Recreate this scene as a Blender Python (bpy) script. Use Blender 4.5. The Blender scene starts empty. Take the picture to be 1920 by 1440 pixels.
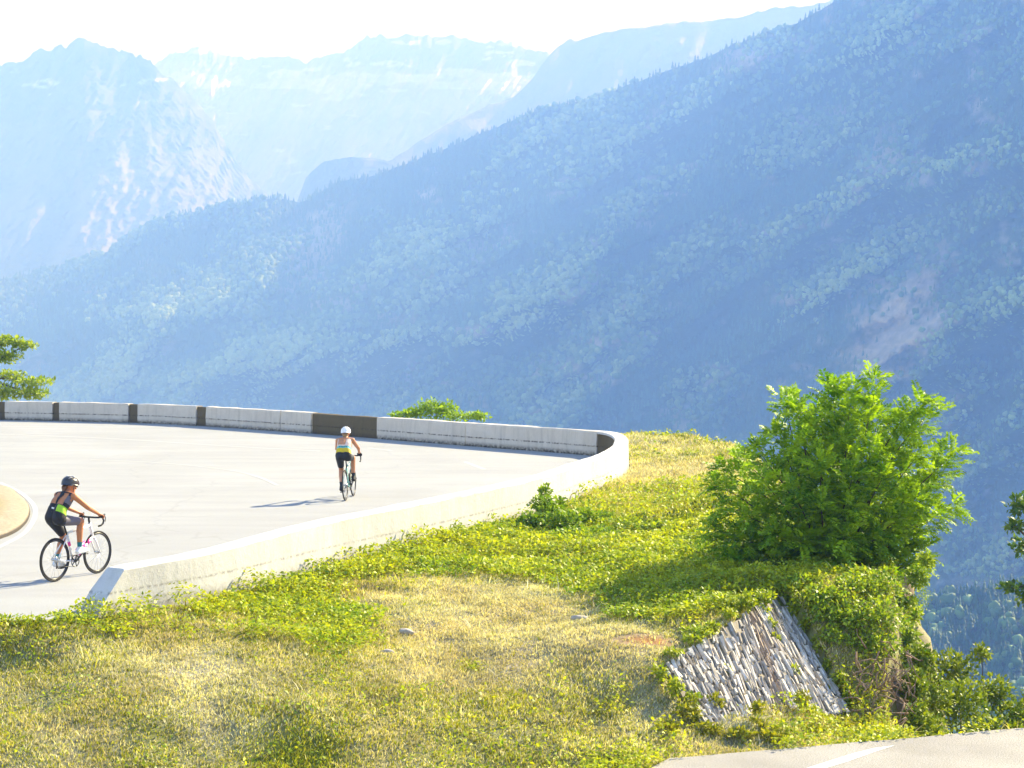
import bpy, bmesh, math, random
import numpy as np
from mathutils import Vector, Matrix

random.seed(7)
rng = np.random.default_rng(11)
S = bpy.context.scene
COL = S.collection
R = math.radians

# ------------------------------------------------------------------ camera numbers
F, CX, CY, CAMZ = 3400.0, 960.0, 720.0, 4.1
TH = math.atan(144 / F)

def ray(px, py):
    xc, yc = (px - CX) / F, (CY - py) / F
    return np.array([xc, math.cos(TH) + math.sin(TH) * yc, -math.sin(TH) + math.cos(TH) * yc])

def at_z(px, py, z=0.0):
    d = ray(px, py); t = (z - CAMZ) / d[2]
    return np.array([d[0] * t, d[1] * t, z])

def at_Y(px, py, Y):
    d = ray(px, py); t = Y / d[1]
    return np.array([d[0] * t, Y, CAMZ + d[2] * t])

# ------------------------------------------------------------------ numpy value noise
def _h(ix, iy, iz, seed):
    n = (ix * 374761393 + iy * 668265263 + iz * 2147483647 + seed * 1274126177) & 0xFFFFFFFF
    n = ((n ^ (n >> 13)) * 1274126177) & 0xFFFFFFFF
    n = ((n ^ (n >> 15)) * 2246822519) & 0xFFFFFFFF
    return ((n ^ (n >> 16)) & 0xFFFFFF) / float(0xFFFFFF)

def vnoise(x, y, z=0.0, seed=0):
    x, y, z = np.broadcast_arrays(np.asarray(x, float), np.asarray(y, float), np.asarray(z, float))
    xi, yi, zi = np.floor(x).astype(np.int64), np.floor(y).astype(np.int64), np.floor(z).astype(np.int64)
    fx, fy, fz = x - xi, y - yi, z - zi
    fx, fy, fz = [f * f * f * (f * (f * 6 - 15) + 10) for f in (fx, fy, fz)]
    r = 0
    for a in (0, 1):
        for b in (0, 1):
            for c in (0, 1):
                w = (fx if a else 1 - fx) * (fy if b else 1 - fy) * (fz if c else 1 - fz)
                r = r + w * _h(xi + a, yi + b, zi + c, seed)
    return r * 2 - 1

def fbm(x, y, z=0.0, oct=4, seed=0, gain=0.5):
    r, a, f, s = 0, 1.0, 1.0, 0
    for o in range(oct):
        r = r + a * vnoise(np.asarray(x) * f + 17.3 * o, np.asarray(y) * f + 5.1 * o, np.asarray(z) * f, seed + o)
        s += a; a *= gain; f *= 2.03
    return r / s

def smooth(a, b, x):
    t = np.clip((x - a) / (b - a), 0, 1)
    return t * t * (3 - 2 * t)

# ------------------------------------------------------------------ materials
def new_mat(name):
    m = bpy.data.materials.new(name); m.use_nodes = True
    nt = m.node_tree; nt.nodes.clear()
    out = nt.nodes.new('ShaderNodeOutputMaterial')
    return m, nt, out

def N(nt, typ, **kw):
    n = nt.nodes.new(typ)
    for k, v in kw.items():
        if k.startswith('i_'):
            n.inputs[k[2:].replace('_', ' ')].default_value = v
        else:
            setattr(n, k, v)
    return n

def mixrgb(nt, fac, a, b, mode='MIX'):
    n = nt.nodes.new('ShaderNodeMix'); n.data_type = 'RGBA'; n.blend_type = mode
    for i, v in ((0, fac), (6, a), (7, b)):
        if hasattr(v, 'is_output'):
            nt.links.new(v, n.inputs[i])
        else:
            n.inputs[i].default_value = v if i == 0 else (tuple(v) + (1,) if len(v) == 3 else v)
    return n.outputs[2]

def ramp(nt, fac, stops):
    n = nt.nodes.new('ShaderNodeValToRGB')
    e = n.color_ramp.elements
    while len(e) < len(stops): e.new(0.5)
    for el, (p, c) in zip(e, stops):
        el.position = p; el.color = (c, c, c, 1) if not hasattr(c, '__len__') else tuple(c) + (1,)
    nt.links.new(fac, n.inputs[0])
    return n.outputs[0]

def noise(nt, vec, scale, detail=4, rough=0.55, dist=0.0):
    n = N(nt, 'ShaderNodeTexNoise')
    n.inputs['Scale'].default_value = scale; n.inputs['Detail'].default_value = detail
    n.inputs['Roughness'].default_value = rough; n.inputs['Distortion'].default_value = dist
    if vec is not None: nt.links.new(vec, n.inputs['Vector'])
    return n.outputs[0]

def mapping(nt, vec, scale=(1, 1, 1), rot=(0, 0, 0)):
    n = N(nt, 'ShaderNodeMapping'); n.inputs['Scale'].default_value = scale; n.inputs['Rotation'].default_value = rot
    nt.links.new(vec, n.inputs[0]); return n.outputs[0]

def bump(nt, h, strength, dist=0.02):
    b = N(nt, 'ShaderNodeBump'); b.inputs['Strength'].default_value = strength; b.inputs['Distance'].default_value = dist
    nt.links.new(h, b.inputs['Height']); return b.outputs[0]

def principled(nt, out, col, rough=0.8, normal=None, spec=0.3, metal=0.0):
    p = N(nt, 'ShaderNodeBsdfPrincipled')
    if hasattr(col, 'is_output'): nt.links.new(col, p.inputs['Base Color'])
    else: p.inputs['Base Color'].default_value = tuple(col) + (1,)
    p.inputs['Roughness'].default_value = rough; p.inputs['Metallic'].default_value = metal
    p.inputs['Specular IOR Level'].default_value = spec
    if normal is not None: nt.links.new(normal, p.inputs['Normal'])
    nt.links.new(p.outputs[0], out.inputs[0]); return p

def mat_plain(name, col, rough=0.6, spec=0.3, metal=0.0, var=0.12, scale=30):
    m, nt, out = new_mat(name)
    tc = N(nt, 'ShaderNodeTexCoord').outputs['Object']
    n = noise(nt, tc, scale)
    c = mixrgb(nt, n, [v * (1 - var) for v in col], [min(1, v * (1 + var)) for v in col])
    principled(nt, out, c, rough, None, spec, metal)
    return m

def mat_leaf(name, trans=0.4, rough=0.5, boost=1.0):
    m, nt, out = new_mat(name)
    a = N(nt, 'ShaderNodeAttribute', attribute_name='col').outputs['Color']
    p = N(nt, 'ShaderNodeBsdfPrincipled'); p.inputs['Roughness'].default_value = rough
    p.inputs['Specular IOR Level'].default_value = 0.25
    nt.links.new(a, p.inputs['Base Color'])
    t = N(nt, 'ShaderNodeBsdfTranslucent')
    tcol = mixrgb(nt, 1.0, a, (1.25 * boost, 1.2 * boost, 0.5 * boost), 'MULTIPLY')
    nt.links.new(tcol, t.inputs[0])
    mx = N(nt, 'ShaderNodeMixShader'); mx.inputs[0].default_value = trans
    nt.links.new(p.outputs[0], mx.inputs[1]); nt.links.new(t.outputs[0], mx.inputs[2])
    nt.links.new(mx.outputs[0], out.inputs[0])
    return m

def mat_attr(name, rough=0.9, nscale=3.0, var=0.25, bmp=0.3, bdist=0.05, spec=0.15):
    m, nt, out = new_mat(name)
    tc = N(nt, 'ShaderNodeTexCoord').outputs['Object']
    a = N(nt, 'ShaderNodeAttribute', attribute_name='col').outputs['Color']
    n = noise(nt, tc, nscale, 6, 0.65)
    c = mixrgb(nt, ramp(nt, n, [(0.3, 1 - var), (0.7, 1 + var)]), (0, 0, 0), a)
    k = mixrgb(nt, 1.0, a, ramp(nt, n, [(0.3, 1 - var), (0.7, 1.0)]), 'MULTIPLY')
    principled(nt, out, k, rough, bump(nt, n, bmp, bdist), spec)
    return m

# ------------------------------------------------------------------ object helpers
def link(o, parent=None):
    COL.objects.link(o)
    if parent is not None: o.parent = parent
    return o

def np_mesh(name, V, Fs, mat, parent=None, col=None, smooth_shade=False):
    """V (n,3); Fs list of (m,k) int arrays; col (n,3) per vertex."""
    me = bpy.data.meshes.new(name)
    V = np.asarray(V, np.float32)
    Fs = [np.asarray(f, np.int32) for f in (Fs if isinstance(Fs, list) else [Fs]) if len(f)]
    me.vertices.add(len(V)); me.vertices.foreach_set('co', V.ravel())
    tot = sum(f.size for f in Fs); npoly = sum(len(f) for f in Fs)
    me.loops.add(tot); me.loops.foreach_set('vertex_index', np.concatenate([f.ravel() for f in Fs]))
    me.polygons.add(npoly)
    ks = np.concatenate([np.full(len(f), f.shape[1], np.int32) for f in Fs])
    st = np.concatenate([[0], np.cumsum(ks)[:-1]]).astype(np.int32)
    me.polygons.foreach_set('loop_start', st)
    me.update(calc_edges=True)
    if col is not None:
        a = me.color_attributes.new('col', 'FLOAT_COLOR', 'POINT')
        c = np.ones((len(V), 4), np.float32); c[:, :3] = col
        a.data.foreach_set('color', c.ravel())
    if smooth_shade: me.polygons.foreach_set('use_smooth', np.ones(npoly, bool))
    me.validate()
    if mat: me.materials.append(mat)
    return link(bpy.data.objects.new(name, me), parent)

class MB:
    """collects shapes into one mesh"""
    def __init__(s): s.v = []; s.f = []; s.n = 0; s.c = []
    def add(s, V, Fl, col=None):
        V = np.asarray(V, float)
        s.v.append(V); s.f += [tuple(int(i) + s.n for i in f) for f in Fl]
        s.c.append(np.tile(np.asarray(col if col is not None else (1, 1, 1), float), (len(V), 1)) if np.ndim(col) < 2 else col)
        s.n += len(V); return s
    def tube(s, pts, rad, seg=8, col=None, close=False):
        P = [np.asarray(p, float) for p in pts]; n = len(P)
        rad = [rad] * n if np.isscalar(rad) else list(rad)
        V = []; up = np.array([0.13, 0.27, 0.95]); ref = None
        for i in range(n):
            if close: t = P[(i + 1) % n] - P[i - 1]
            else: t = P[min(i + 1, n - 1)] - P[max(i - 1, 0)]
            t = t / (np.linalg.norm(t) + 1e-12)
            if ref is None:
                ref = up - t * up.dot(t)
                if np.linalg.norm(ref) < 0.1: ref = np.array([1., 0, 0]) - t * t[0]
            ref = ref - t * ref.dot(t); ref /= np.linalg.norm(ref); b = np.cross(t, ref)
            for k in range(seg):
                a = 2 * math.pi * k / seg
                V.append(P[i] + rad[i] * (math.cos(a) * ref + math.sin(a) * b))
        fl = []
        for i in range(n if close else n - 1):
            j = (i + 1) % n
            for k in range(seg):
                k2 = (k + 1) % seg
                fl.append((i * seg + k, i * seg + k2, j * seg + k2, j * seg + k))
        if not close:
            fl.append(tuple(range(seg))[::-1]); fl.append(tuple((n - 1) * seg + k for k in range(seg)))
        return s.add(V, fl, col)
    def capsule(s, a, b, ra, rb, seg=14, col=None):
        a, b = np.asarray(a, float), np.asarray(b, float)
        d = b - a; L = np.linalg.norm(d); d = d / L if L > 1e-9 else np.array([0, 0, 1.])
        pts, rad = [], []
        for k in range(6):
            t = (k / 5) * math.pi / 2
            pts.append(a - d * ra * math.cos(t)); rad.append(max(ra * math.sin(t), 1e-4))
        for k in range(1, 6):
            t = (k / 5) * math.pi / 2
            pts.append(b + d * rb * math.sin(t)); rad.append(max(rb * math.cos(t), 1e-4))
            if k == 1: pts.insert(-1, b.copy()); rad.insert(-1, rb)
        return s.tube(pts, rad, seg, col)
    def box(s, c, size, rot=None, col=None):
        h = np.asarray(size, float) / 2
        V = np.array([[x, y, z] for x in (-1, 1) for y in (-1, 1) for z in (-1, 1)], float) * h
        if rot is not None: V = V @ np.array(rot.to_matrix()).T
        return s.add(V + np.asarray(c, float), [(0, 1, 3, 2), (4, 6, 7, 5), (0, 4, 5, 1), (2, 3, 7, 6), (0, 2, 6, 4), (1, 5, 7, 3)], col)
    def ellipsoid(s, c, r, seg=16, rings=9, rot=None, col=None):
        V = []; fl = []
        for i in range(rings + 1):
            p = math.pi * i / rings
            for k in range(seg):
                a = 2 * math.pi * k / seg
                V.append([r[0] * math.sin(p) * math.cos(a), r[1] * math.sin(p) * math.sin(a), r[2] * math.cos(p)])
        V = np.array(V)
        if rot is not None: V = V @ np.array(rot.to_matrix()).T
        for i in range(rings):
            for k in range(seg):
                k2 = (k + 1) % seg
                fl.append((i * seg + k, (i + 1) * seg + k, (i + 1) * seg + k2, i * seg + k2))
        return s.add(V + np.asarray(c, float), fl, col)
    def build(s, name, mat, parent=None, sm=True):
        me = bpy.data.meshes.new(name)
        V = np.concatenate(s.v)
        me.from_pydata(V.tolist(), [], s.f)
        a = me.color_attributes.new('col', 'FLOAT_COLOR', 'POINT')
        c = np.ones((len(V), 4), np.float32); c[:, :3] = np.concatenate(s.c)
        a.data.foreach_set('color', c.ravel())
        me.validate(); me.update()
        if sm: me.polygons.foreach_set('use_smooth', np.ones(len(me.polygons), bool))
        if mat: me.materials.append(mat)
        return link(bpy.data.objects.new(name, me), parent)

def tag(o, label=None, cat=None, group=None, kind=None):
    if label: o['label'] = label
    if cat: o['category'] = cat
    if group: o['group'] = group
    if kind: o['kind'] = kind
    return o

def empty(name, loc=(0, 0, 0), rz=0.0):
    o = bpy.data.objects.new(name, None); o.location = loc; o.rotation_euler = (0, 0, rz)
    o.empty_display_size = 0.2
    return link(o)

# ================================================================== LAYOUT CURVES
def catmull(P, n=14):
    P = [np.asarray(p, float) for p in P]
    P = [2 * P[0] - P[1]] + P + [2 * P[-1] - P[-2]]
    out = []
    for i in range(1, len(P) - 2):
        p0, p1, p2, p3 = P[i - 1:i + 3]
        for k in range(n):
            t = k / n
            out.append(0.5 * ((2 * p1) + (-p0 + p2) * t + (2 * p0 - 5 * p1 + 4 * p2 - p3) * t * t + (-p0 + 3 * p1 - 3 * p2 + p3) * t ** 3))
    out.append(P[-2]); return np.array(out)

WH = 0.68
wall_pts = [np.array([-34., 78.5])]
for px, py in ((-180, 752), (0, 752.5), (245, 757), (375, 762), (583, 774), (706, 782), (873, 793), (1000, 801), (1090, 807)):
    wall_pts.append(at_z(px, py, WH)[:2])
for px, py in ((1134, 811), (1152, 821), (1146, 835), (1118, 851), (1073, 868), (993, 897), (807, 940), (640, 973), (430, 1018), (238, 1065)):
    wall_pts.append(at_z(px, py, WH if px != 238 else .57)[:2] - np.array([.916, -.40]) * .33 * float(np.clip((1120 - px) / 200., 0, 1)))
WP = catmull(wall_pts, 16)
seg = np.linalg.norm(np.diff(WP, axis=0), axis=1)
WS = np.concatenate([[0], np.cumsum(seg)])
def wall_at(s):
    p = np.array([np.interp(s, WS, WP[:, 0]), np.interp(s, WS, WP[:, 1])])
    e = 0.15
    q = np.array([np.interp(min(s + e, WS[-1]), WS, WP[:, 0]), np.interp(min(s + e, WS[-1]), WS, WP[:, 1])])
    r = np.array([np.interp(max(s - e, 0), WS, WP[:, 0]), np.interp(max(s - e, 0), WS, WP[:, 1])])
    t = q - r; t /= np.linalg.norm(t)
    return p, t, np.array([-t[1], t[0]])
def wall_px(s):
    p = wall_at(s)[0]; return CX + F * p[0] / (p[1] * math.cos(TH) + (CAMZ - WH) * math.sin(TH))
iapex = int(np.argmax(WP[:, 0] / WP[:, 1]))
SA = WS[iapex]
far_s = np.linspace(0, SA, 900); far_px = np.array([wall_px(s) for s in far_s])
def s_of(px): return float(np.interp(px, np.maximum.accumulate(far_px), far_s))

# road outline (inner wall edge, then the open side on the left)
road_poly = [wall_at(s)[0] + wall_at(s)[2] * 0.1 for s in np.linspace(0, WS[-1], 160)]
road_poly += [at_z(190, 1143)[:2], at_z(90, 1163)[:2], at_z(0, 1163)[:2], at_z(-200, 1170)[:2], np.array([-16., 19.]), np.array([-40., 10.]), np.array([-60., 20.]), np.array([-60., 95.])]
road_poly = np.array(road_poly)

open_edge = np.array([at_z(190, 1143)[:2], at_z(90, 1163)[:2], at_z(0, 1163)[:2], at_z(-200, 1170)[:2], np.array([-16., 19.])])
edge_poly = [np.array([-300., 290.])]
for s in np.linspace(0, s_of(1060), 30):
    p, t, n = wall_at(s); edge_poly.append(p + n * 1.5)
edge_poly += [np.array(p) for p in ((3.7, 52.4), (5.0, 51.4), (6.1, 49.5), (6.3, 44), (6.4, 38), (6.45, 33), (6.35, 29.6), (6.0, 28.2), (5.7, 26.8), (5.3, 25.6), (5.1, 24.2), (5.4, 22.65), (8.0, 23.35), (20, 27.4), (60, 41), (300, 120), (300, -200), (-300, -200))]
edge_poly = np.array(edge_poly)

def pip(x, y, P):
    x, y = np.asarray(x), np.asarray(y); ins = np.zeros(x.shape, bool)
    for i in range(len(P)):
        x1, y1 = P[i - 1]; x2, y2 = P[i]
        c = ((y1 > y) != (y2 > y)) & (x < (x2 - x1) * (y - y1) / (y2 - y1 + 1e-12) + x1)
        ins ^= c
    return ins
def pdist(x, y, P):
    x, y = np.asarray(x), np.asarray(y); d = np.full(x.shape, 1e9)
    for i in range(len(P)):
        a, b = P[i - 1], P[i]; ab = b - a
        t = np.clip(((x - a[0]) * ab[0] + (y - a[1]) * ab[1]) / (ab @ ab + 1e-12), 0, 1)
        d = np.minimum(d, np.hypot(x - a[0] - t * ab[0], y - a[1] - t * ab[1]))
    return d

ZR = -1.2                                     # level of the nearer road
NR0 = at_z(1220, 1425, ZR)[:2]; NR1 = at_z(1920, 1366, ZR)[:2]
NRT = (NR1 - NR0) / np.linalg.norm(NR1 - NR0); NRN = np.array([NRT[1], -NRT[0]])

ctrl = [(1203, 880, 0.0), (1113, 933, -.03), (953, 948, .02), (793, 993, .0), (640, 1050, .0), (400, 1105, -.02), (250, 1145, -.04),
        (100, 1165, -.06), (0, 1165, -.06), (300, 1250, -.38), (0, 1250, -.42), (700, 1150, -.3), (1000, 1080, -.2), (1250, 1000, -.02),
        (1300, 900, .12), (1250, 836, .28), (1380, 842, .3), (1500, 900, .2), (1600, 1000, .1), (1700, 1040, .0), (1000, 1250, -.6),
        (1250, 1150, -.2), (1300, 1190, -.3), (0, 1440, -1.0), (500, 1440, -1.15), (960, 1440, -1.22), (1220, 1428, -1.22), (600, 1340, -.75),
        (200, 1350, -.7), (1000, 1340, -.9), (1150, 1330, -.88), (1240, 1250, -.5), (1385, 1152, -.14), (1455, 1112, -.08), (1310, 1372, -1.12),
        (1600, 1335, -1.4), (1480, 1388, -1.24), (1480, 1230, -.72), (1400, 1260, -.72), (1560, 1120, -.1), (1640, 1120, -.15), (1500, 1040, 0.0), (1180, 1390, -1.1), (800, 1400, -1.05)]
CP = np.array([at_z(*c) for c in ctrl])
def _tps(r): return np.where(r > 1e-9, r * r * np.log(r + 1e-9), 0)
_n = len(CP); _K = _tps(np.hypot(CP[:, None, 0] - CP[None, :, 0], CP[:, None, 1] - CP[None, :, 1])) + np.eye(_n) * 0.03
_P = np.c_[np.ones(_n), CP[:, :2]]
_A = np.block([[_K, _P], [_P.T, np.zeros((3, 3))]])
_W = np.linalg.solve(_A, np.r_[CP[:, 2], 0, 0, 0])
def base_z(x, y):
    x, y = np.asarray(x, float), np.asarray(y, float)
    xc, yc = np.clip(x, -9, 8), np.clip(y, 19, 52)
    z = _W[_n] + _W[_n + 1] * xc + _W[_n + 2] * yc
    for i in range(_n): z = z + _W[i] * _tps(np.hypot(xc - CP[i, 0], yc - CP[i, 1]))
    return np.clip(z, -1.5, 0.4)
def pdist_open(x, y, P):
    d = np.full(np.shape(x), 1e9)
    for a, b in zip(P[:-1], P[1:]):
        ab = b - a; t = np.clip(((x - a[0]) * ab[0] + (y - a[1]) * ab[1]) / (ab @ ab + 1e-12), 0, 1)
        d = np.minimum(d, np.hypot(x - a[0] - t * ab[0], y - a[1] - t * ab[1]))
    return d

ST = [at_z(1238, 1250, -.5), at_z(1387, 1152, -.14), at_z(1462, 1110, -.08), at_z(1602, 1335, -1.4), at_z(1312, 1372, -1.12)]
stone_poly = np.array([p[:2] for p in ST])
stone_n = np.cross(ST[3] - ST[0], ST[2] - ST[4]); stone_n = stone_n / np.linalg.norm(stone_n); stone_n = stone_n * np.sign(stone_n[2])
stone_c = sum(ST) / 5; stone_z0 = stone_n[2] * stone_c[2]
def ground_z(x, y, detail=True):
    x, y = np.asarray(x, float), np.asarray(y, float)
    z = base_z(x, y)
    if detail:
        z = z + 0.07 * fbm(x * 0.9, y * 0.9, seed=3, oct=3) + 0.035 * fbm(x * 3.1, y * 3.1, seed=9, oct=3)
    # the bank the camera stands on
    z = np.where(y < 13, z + (2.4 - ZR) * smooth(13, 4, y), z)
    # shelf under the near road
    q = (x - NR0[0]) * NRN[0] + (y - NR0[1]) * NRN[1]
    k = smooth(-0.5, -0.05, q) * smooth(8.3, 7.3, q)
    z = z * (1 - k) + (ZR - 0.06) * k
    ins = pip(x, y, edge_poly); d = pdist(x, y, edge_poly)
    s = np.where(ins, 0, d)
    s2 = s + 0.55 * fbm(x * .9, y * .9, seed=21, oct=4) * smooth(0, .6, s)
    s2 = np.maximum(s2, 0)
    z = z - 4.5 * np.minimum(s2, 3.6) - 1.3 * np.maximum(s2 - 3.6, 0) + np.where(s2 > 150, 0.7 * (s2 - 150), 0)
    inr = pip(x, y, road_poly)
    dr = pdist(x, y, road_poly)
    k = np.where(inr, 1.0, smooth(0.35, 0.0, dr)) * (s < 0.01)
    z = z * (1 - k) + np.minimum(z, -0.06) * k
    dwl = pdist_open(x, y, WP[::3])
    z = np.where(inr, -0.06 - 0.5 * smooth(1.5, 0.7, dwl) * (y > 25.3), z)
    z = np.where(~inr & (dwl < 0.3) & (s < .01), np.minimum(z, -0.12), z)
    de = pdist_open(x, y, open_edge)
    z = np.where(~inr, z + (-0.025 - z) * smooth(1.1, 0.25, de), np.where(de < 0.4, -0.03, z))
    ip = pip(x, y, stone_poly)
    pl = (stone_z0 - stone_n[0] * (x - stone_c[0]) - stone_n[1] * (y - stone_c[1])) / stone_n[2]
    z = np.where(ip, np.minimum(z, pl - 0.22), z)
    return np.maximum(z, -345)

def hit(px, py, lift=0.0, y0=18.0, y1=60.0):
    Y = np.arange(y0, y1, 0.06); dx, dy, dz = rayv0(px, py)
    X, Z = dx / dy * Y, CAMZ + dz / dy * Y
    b = np.where(Z < ground_z(X, Y, False) + lift)[0]
    k = b[0] if len(b) else len(Y) - 1
    return np.array([X[k], Y[k], Z[k]])
def rayv0(px, py):
    xc, yc = (px - CX) / F, (CY - py) / F
    return xc, math.cos(TH) + math.sin(TH) * yc, -math.sin(TH) + math.cos(TH) * yc

# ================================================================== MATERIALS
def m_road():
    m, nt, out = new_mat('pale_asphalt')
    tc = N(nt, 'ShaderNodeTexCoord').outputs['Object']
    big = noise(nt, tc, 0.22, 5, 0.6, 0.6); fine = noise(nt, tc, 38, 3, 0.7)
    streak = noise(nt, mapping(nt, tc, (0.25, 1.8, 1), (0, 0, R(-35))), 0.7, 4, 0.6)
    c = mixrgb(nt, ramp(nt, big, [(0.3, 0.0), (0.7, 1.0)]), (0.27, 0.277, 0.28), (0.33, 0.337, 0.34))
    c = mixrgb(nt, ramp(nt, streak, [(0.42, 0.0), (0.75, 0.5)]), c, (0.235, 0.23, 0.238))
    c = mixrgb(nt, ramp(nt, fine, [(0.35, 0.35), (0.6, 0.0)]), c, (0.16, 0.16, 0.165))
    vo = N(nt, 'ShaderNodeTexVoronoi', feature='DISTANCE_TO_EDGE'); vo.inputs['Scale'].default_value = 0.16
    wv = N(nt, 'ShaderNodeVectorMath', operation='ADD'); nz = N(nt, 'ShaderNodeTexNoise'); nz.inputs['Scale'].default_value = 0.9; nt.links.new(tc, nz.inputs['Vector'])
    nt.links.new(tc, wv.inputs[0]); nt.links.new(nz.outputs[1], wv.inputs[1]); nt.links.new(wv.outputs[0], vo.inputs['Vector'])
    c = mixrgb(nt, ramp(nt, vo.outputs[0], [(0.0, 0.22), (0.005, 0.0)]), c, (0.12, 0.12, 0.12))
    principled(nt, out, c, 0.85, bump(nt, fine, 0.35, 0.01), 0.2)
    return m
def m_near_road():
    m, nt, out = new_mat('grey_asphalt')
    tc = N(nt, 'ShaderNodeTexCoord').outputs['Object']
    fine = noise(nt, tc, 55, 3, 0.75); big = noise(nt, tc, 0.9, 4)
    c = mixrgb(nt, ramp(nt, big, [(0.35, 0.0), (0.65, 1.0)]), (0.29, 0.278, 0.26), (0.37, 0.355, 0.33))
    c = mixrgb(nt, ramp(nt, fine, [(0.38, 0.7), (0.58, 0.0)]), c, (0.09, 0.085, 0.08))
    principled(nt, out, c, 0.85, bump(nt, fine, 0.6, 0.015), 0.2)
    return m
def m_concrete(name, base, dark, stain=1.0):
    m, nt, out = new_mat(name)
    g = N(nt, 'ShaderNodeNewGeometry')
    tc = N(nt, 'ShaderNodeTexCoord').outputs['Object']
    sep = N(nt, 'ShaderNodeSeparateXYZ'); nt.links.new(tc, sep.inputs[0])
    z = sep.outputs[2]
    n1 = noise(nt, tc, 2.2, 6, 0.65); n2 = noise(nt, tc, 14, 5, 0.7)
    run = noise(nt, mapping(nt, tc, (5, 5, 0.5)), 1.3, 5, 0.65)
    c = mixrgb(nt, ramp(nt, n1, [(0.3, 0.0), (0.7, 1.0)]), [v * 0.85 for v in base], base)
    c = mixrgb(nt, ramp(nt, run, [(0.5, 0.0), (0.78, 0.5 * stain)]), c, [v * 0.55 for v in base])
    # grime line left by the plinth and splash dirt at the foot
    def band(z0, w):
        s = N(nt, 'ShaderNodeMath', operation='SUBTRACT'); nt.links.new(z, s.inputs[0]); s.inputs[1].default_value = z0
        a = N(nt, 'ShaderNodeMath', operation='ABSOLUTE'); nt.links.new(s.outputs[0], a.inputs[0])
        return ramp(nt, a.outputs[0], [(0.0, 1.0), (w, 0.0)])
    k = N(nt, 'ShaderNodeMath', operation='MULTIPLY'); nt.links.new(band(0.27, 0.03), k.inputs[0])
    nt.links.new(ramp(nt, n2, [(0.45, 0.0), (0.56, 1.0)]), k.inputs[1])
    k2 = N(nt, 'ShaderNodeMath', operation='MULTIPLY'); nt.links.new(k.outputs[0], k2.inputs[0]); k2.inputs[1].default_value = 0.85 * stain
    c = mixrgb(nt, k2.outputs[0], c, dark)
    k = N(nt, 'ShaderNodeMath', operation='MULTIPLY'); nt.links.new(band(0.0, 0.16), k.inputs[0])
    nt.links.new(ramp(nt, n2, [(0.36, 0.3), (0.58, 1.0)]), k.inputs[1])
    k3 = N(nt, 'ShaderNodeMath', operation='MULTIPLY'); nt.links.new(k.outputs[0], k3.inputs[0]); k3.inputs[1].default_value = stain
    c = mixrgb(nt, k3.outputs[0], c, dark)
    c = mixrgb(nt, ramp(nt, n2, [(0.62, 0.0), (0.75, 0.5 * stain)]), c, [v * 0.5 for v in base])
    principled(nt, out, c, 0.85, bump(nt, n2, 0.4, 0.02), 0.2)
    return m

M = {}
M['road'] = m_road(); M['near_road'] = m_near_road()
M['concrete'] = m_concrete('white_concrete', (0.56, 0.51, 0.44), (0.04, 0.033, 0.022), 1.25)
M['concrete_clean'] = m_concrete('sunlit_concrete', (0.53, 0.53, 0.525), (0.15, 0.135, 0.115), 0.75)
M['dark_concrete'] = m_concrete('weathered_concrete', (0.12, 0.092, 0.048), (0.04, 0.03, 0.02), 0.8)
M['coping'] = mat_plain('coping_concrete', (0.55, 0.53, 0.49), 0.85, 0.2, 0, 0.2, 4)
M['paint'] = mat_plain('worn_line_paint', (0.39, 0.395, 0.40), 0.8, 0.2, 0, 0.25, 8)
M['paint_bright'] = mat_plain('line_paint', (0.62, 0.62, 0.63), 0.7, 0.2, 0, 0.1, 8)
M['ground'] = mat_attr('dry_soil', 0.95, 6.0, 0.5, 0.6, 0.05)
M['gravel'] = mat_attr('sandy_gravel', 0.95, 12.0, 0.35, 0.5, 0.03)
M['grass'] = mat_leaf('grass_blades', 0.35, 0.6)
M['leaf'] = mat_leaf('leaves', 0.38, 0.5)
M['leaf_dark'] = mat_leaf('dark_leaves', 0.3, 0.5)
M['bark'] = mat_plain('bark', (0.09, 0.065, 0.045), 0.9, 0.1, 0, 0.4, 25)
M['root'] = mat_plain('dry_roots', (0.24, 0.17, 0.12), 0.9, 0.1, 0, 0.4, 25)
M['stone'] = mat_attr('slate_stone', 0.8, 18.0, 0.35, 0.5, 0.02, 0.25)
M['mountain'] = mat_attr('mountain_ground', 0.95, 0.012, 0.45, 1.0, 30.0, 0.05)
M['tree'] = mat_leaf('forest_leaves', 0.2, 0.7)

# ================================================================== GROUND
def axis(stops):
    out = []
    for (a, b, st) in stops: out += list(np.arange(a, b, st))
    return np.array(out + [stops[-1][1]])
gx = axis([(-700, -200, 60), (-200, -60, 12), (-60, -24, 2.0), (-24, -7.5, 0.45), (-7.5, 8.5, 0.16), (8.5, 14, 0.7), (14, 40, 3), (40, 200, 14), (200, 700, 60)])
gy = axis([(-500, -100, 50), (-100, 0, 8), (0, 16, 1.2), (16, 20, 0.4), (20, 34, 0.16), (34, 55, 0.3), (55, 74, 0.45), (74, 80, 1.5), (80, 200, 10), (200, 800, 50)])
GX, GY = np.meshgrid(gx, gy); GZ = ground_z(GX, GY)

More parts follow.
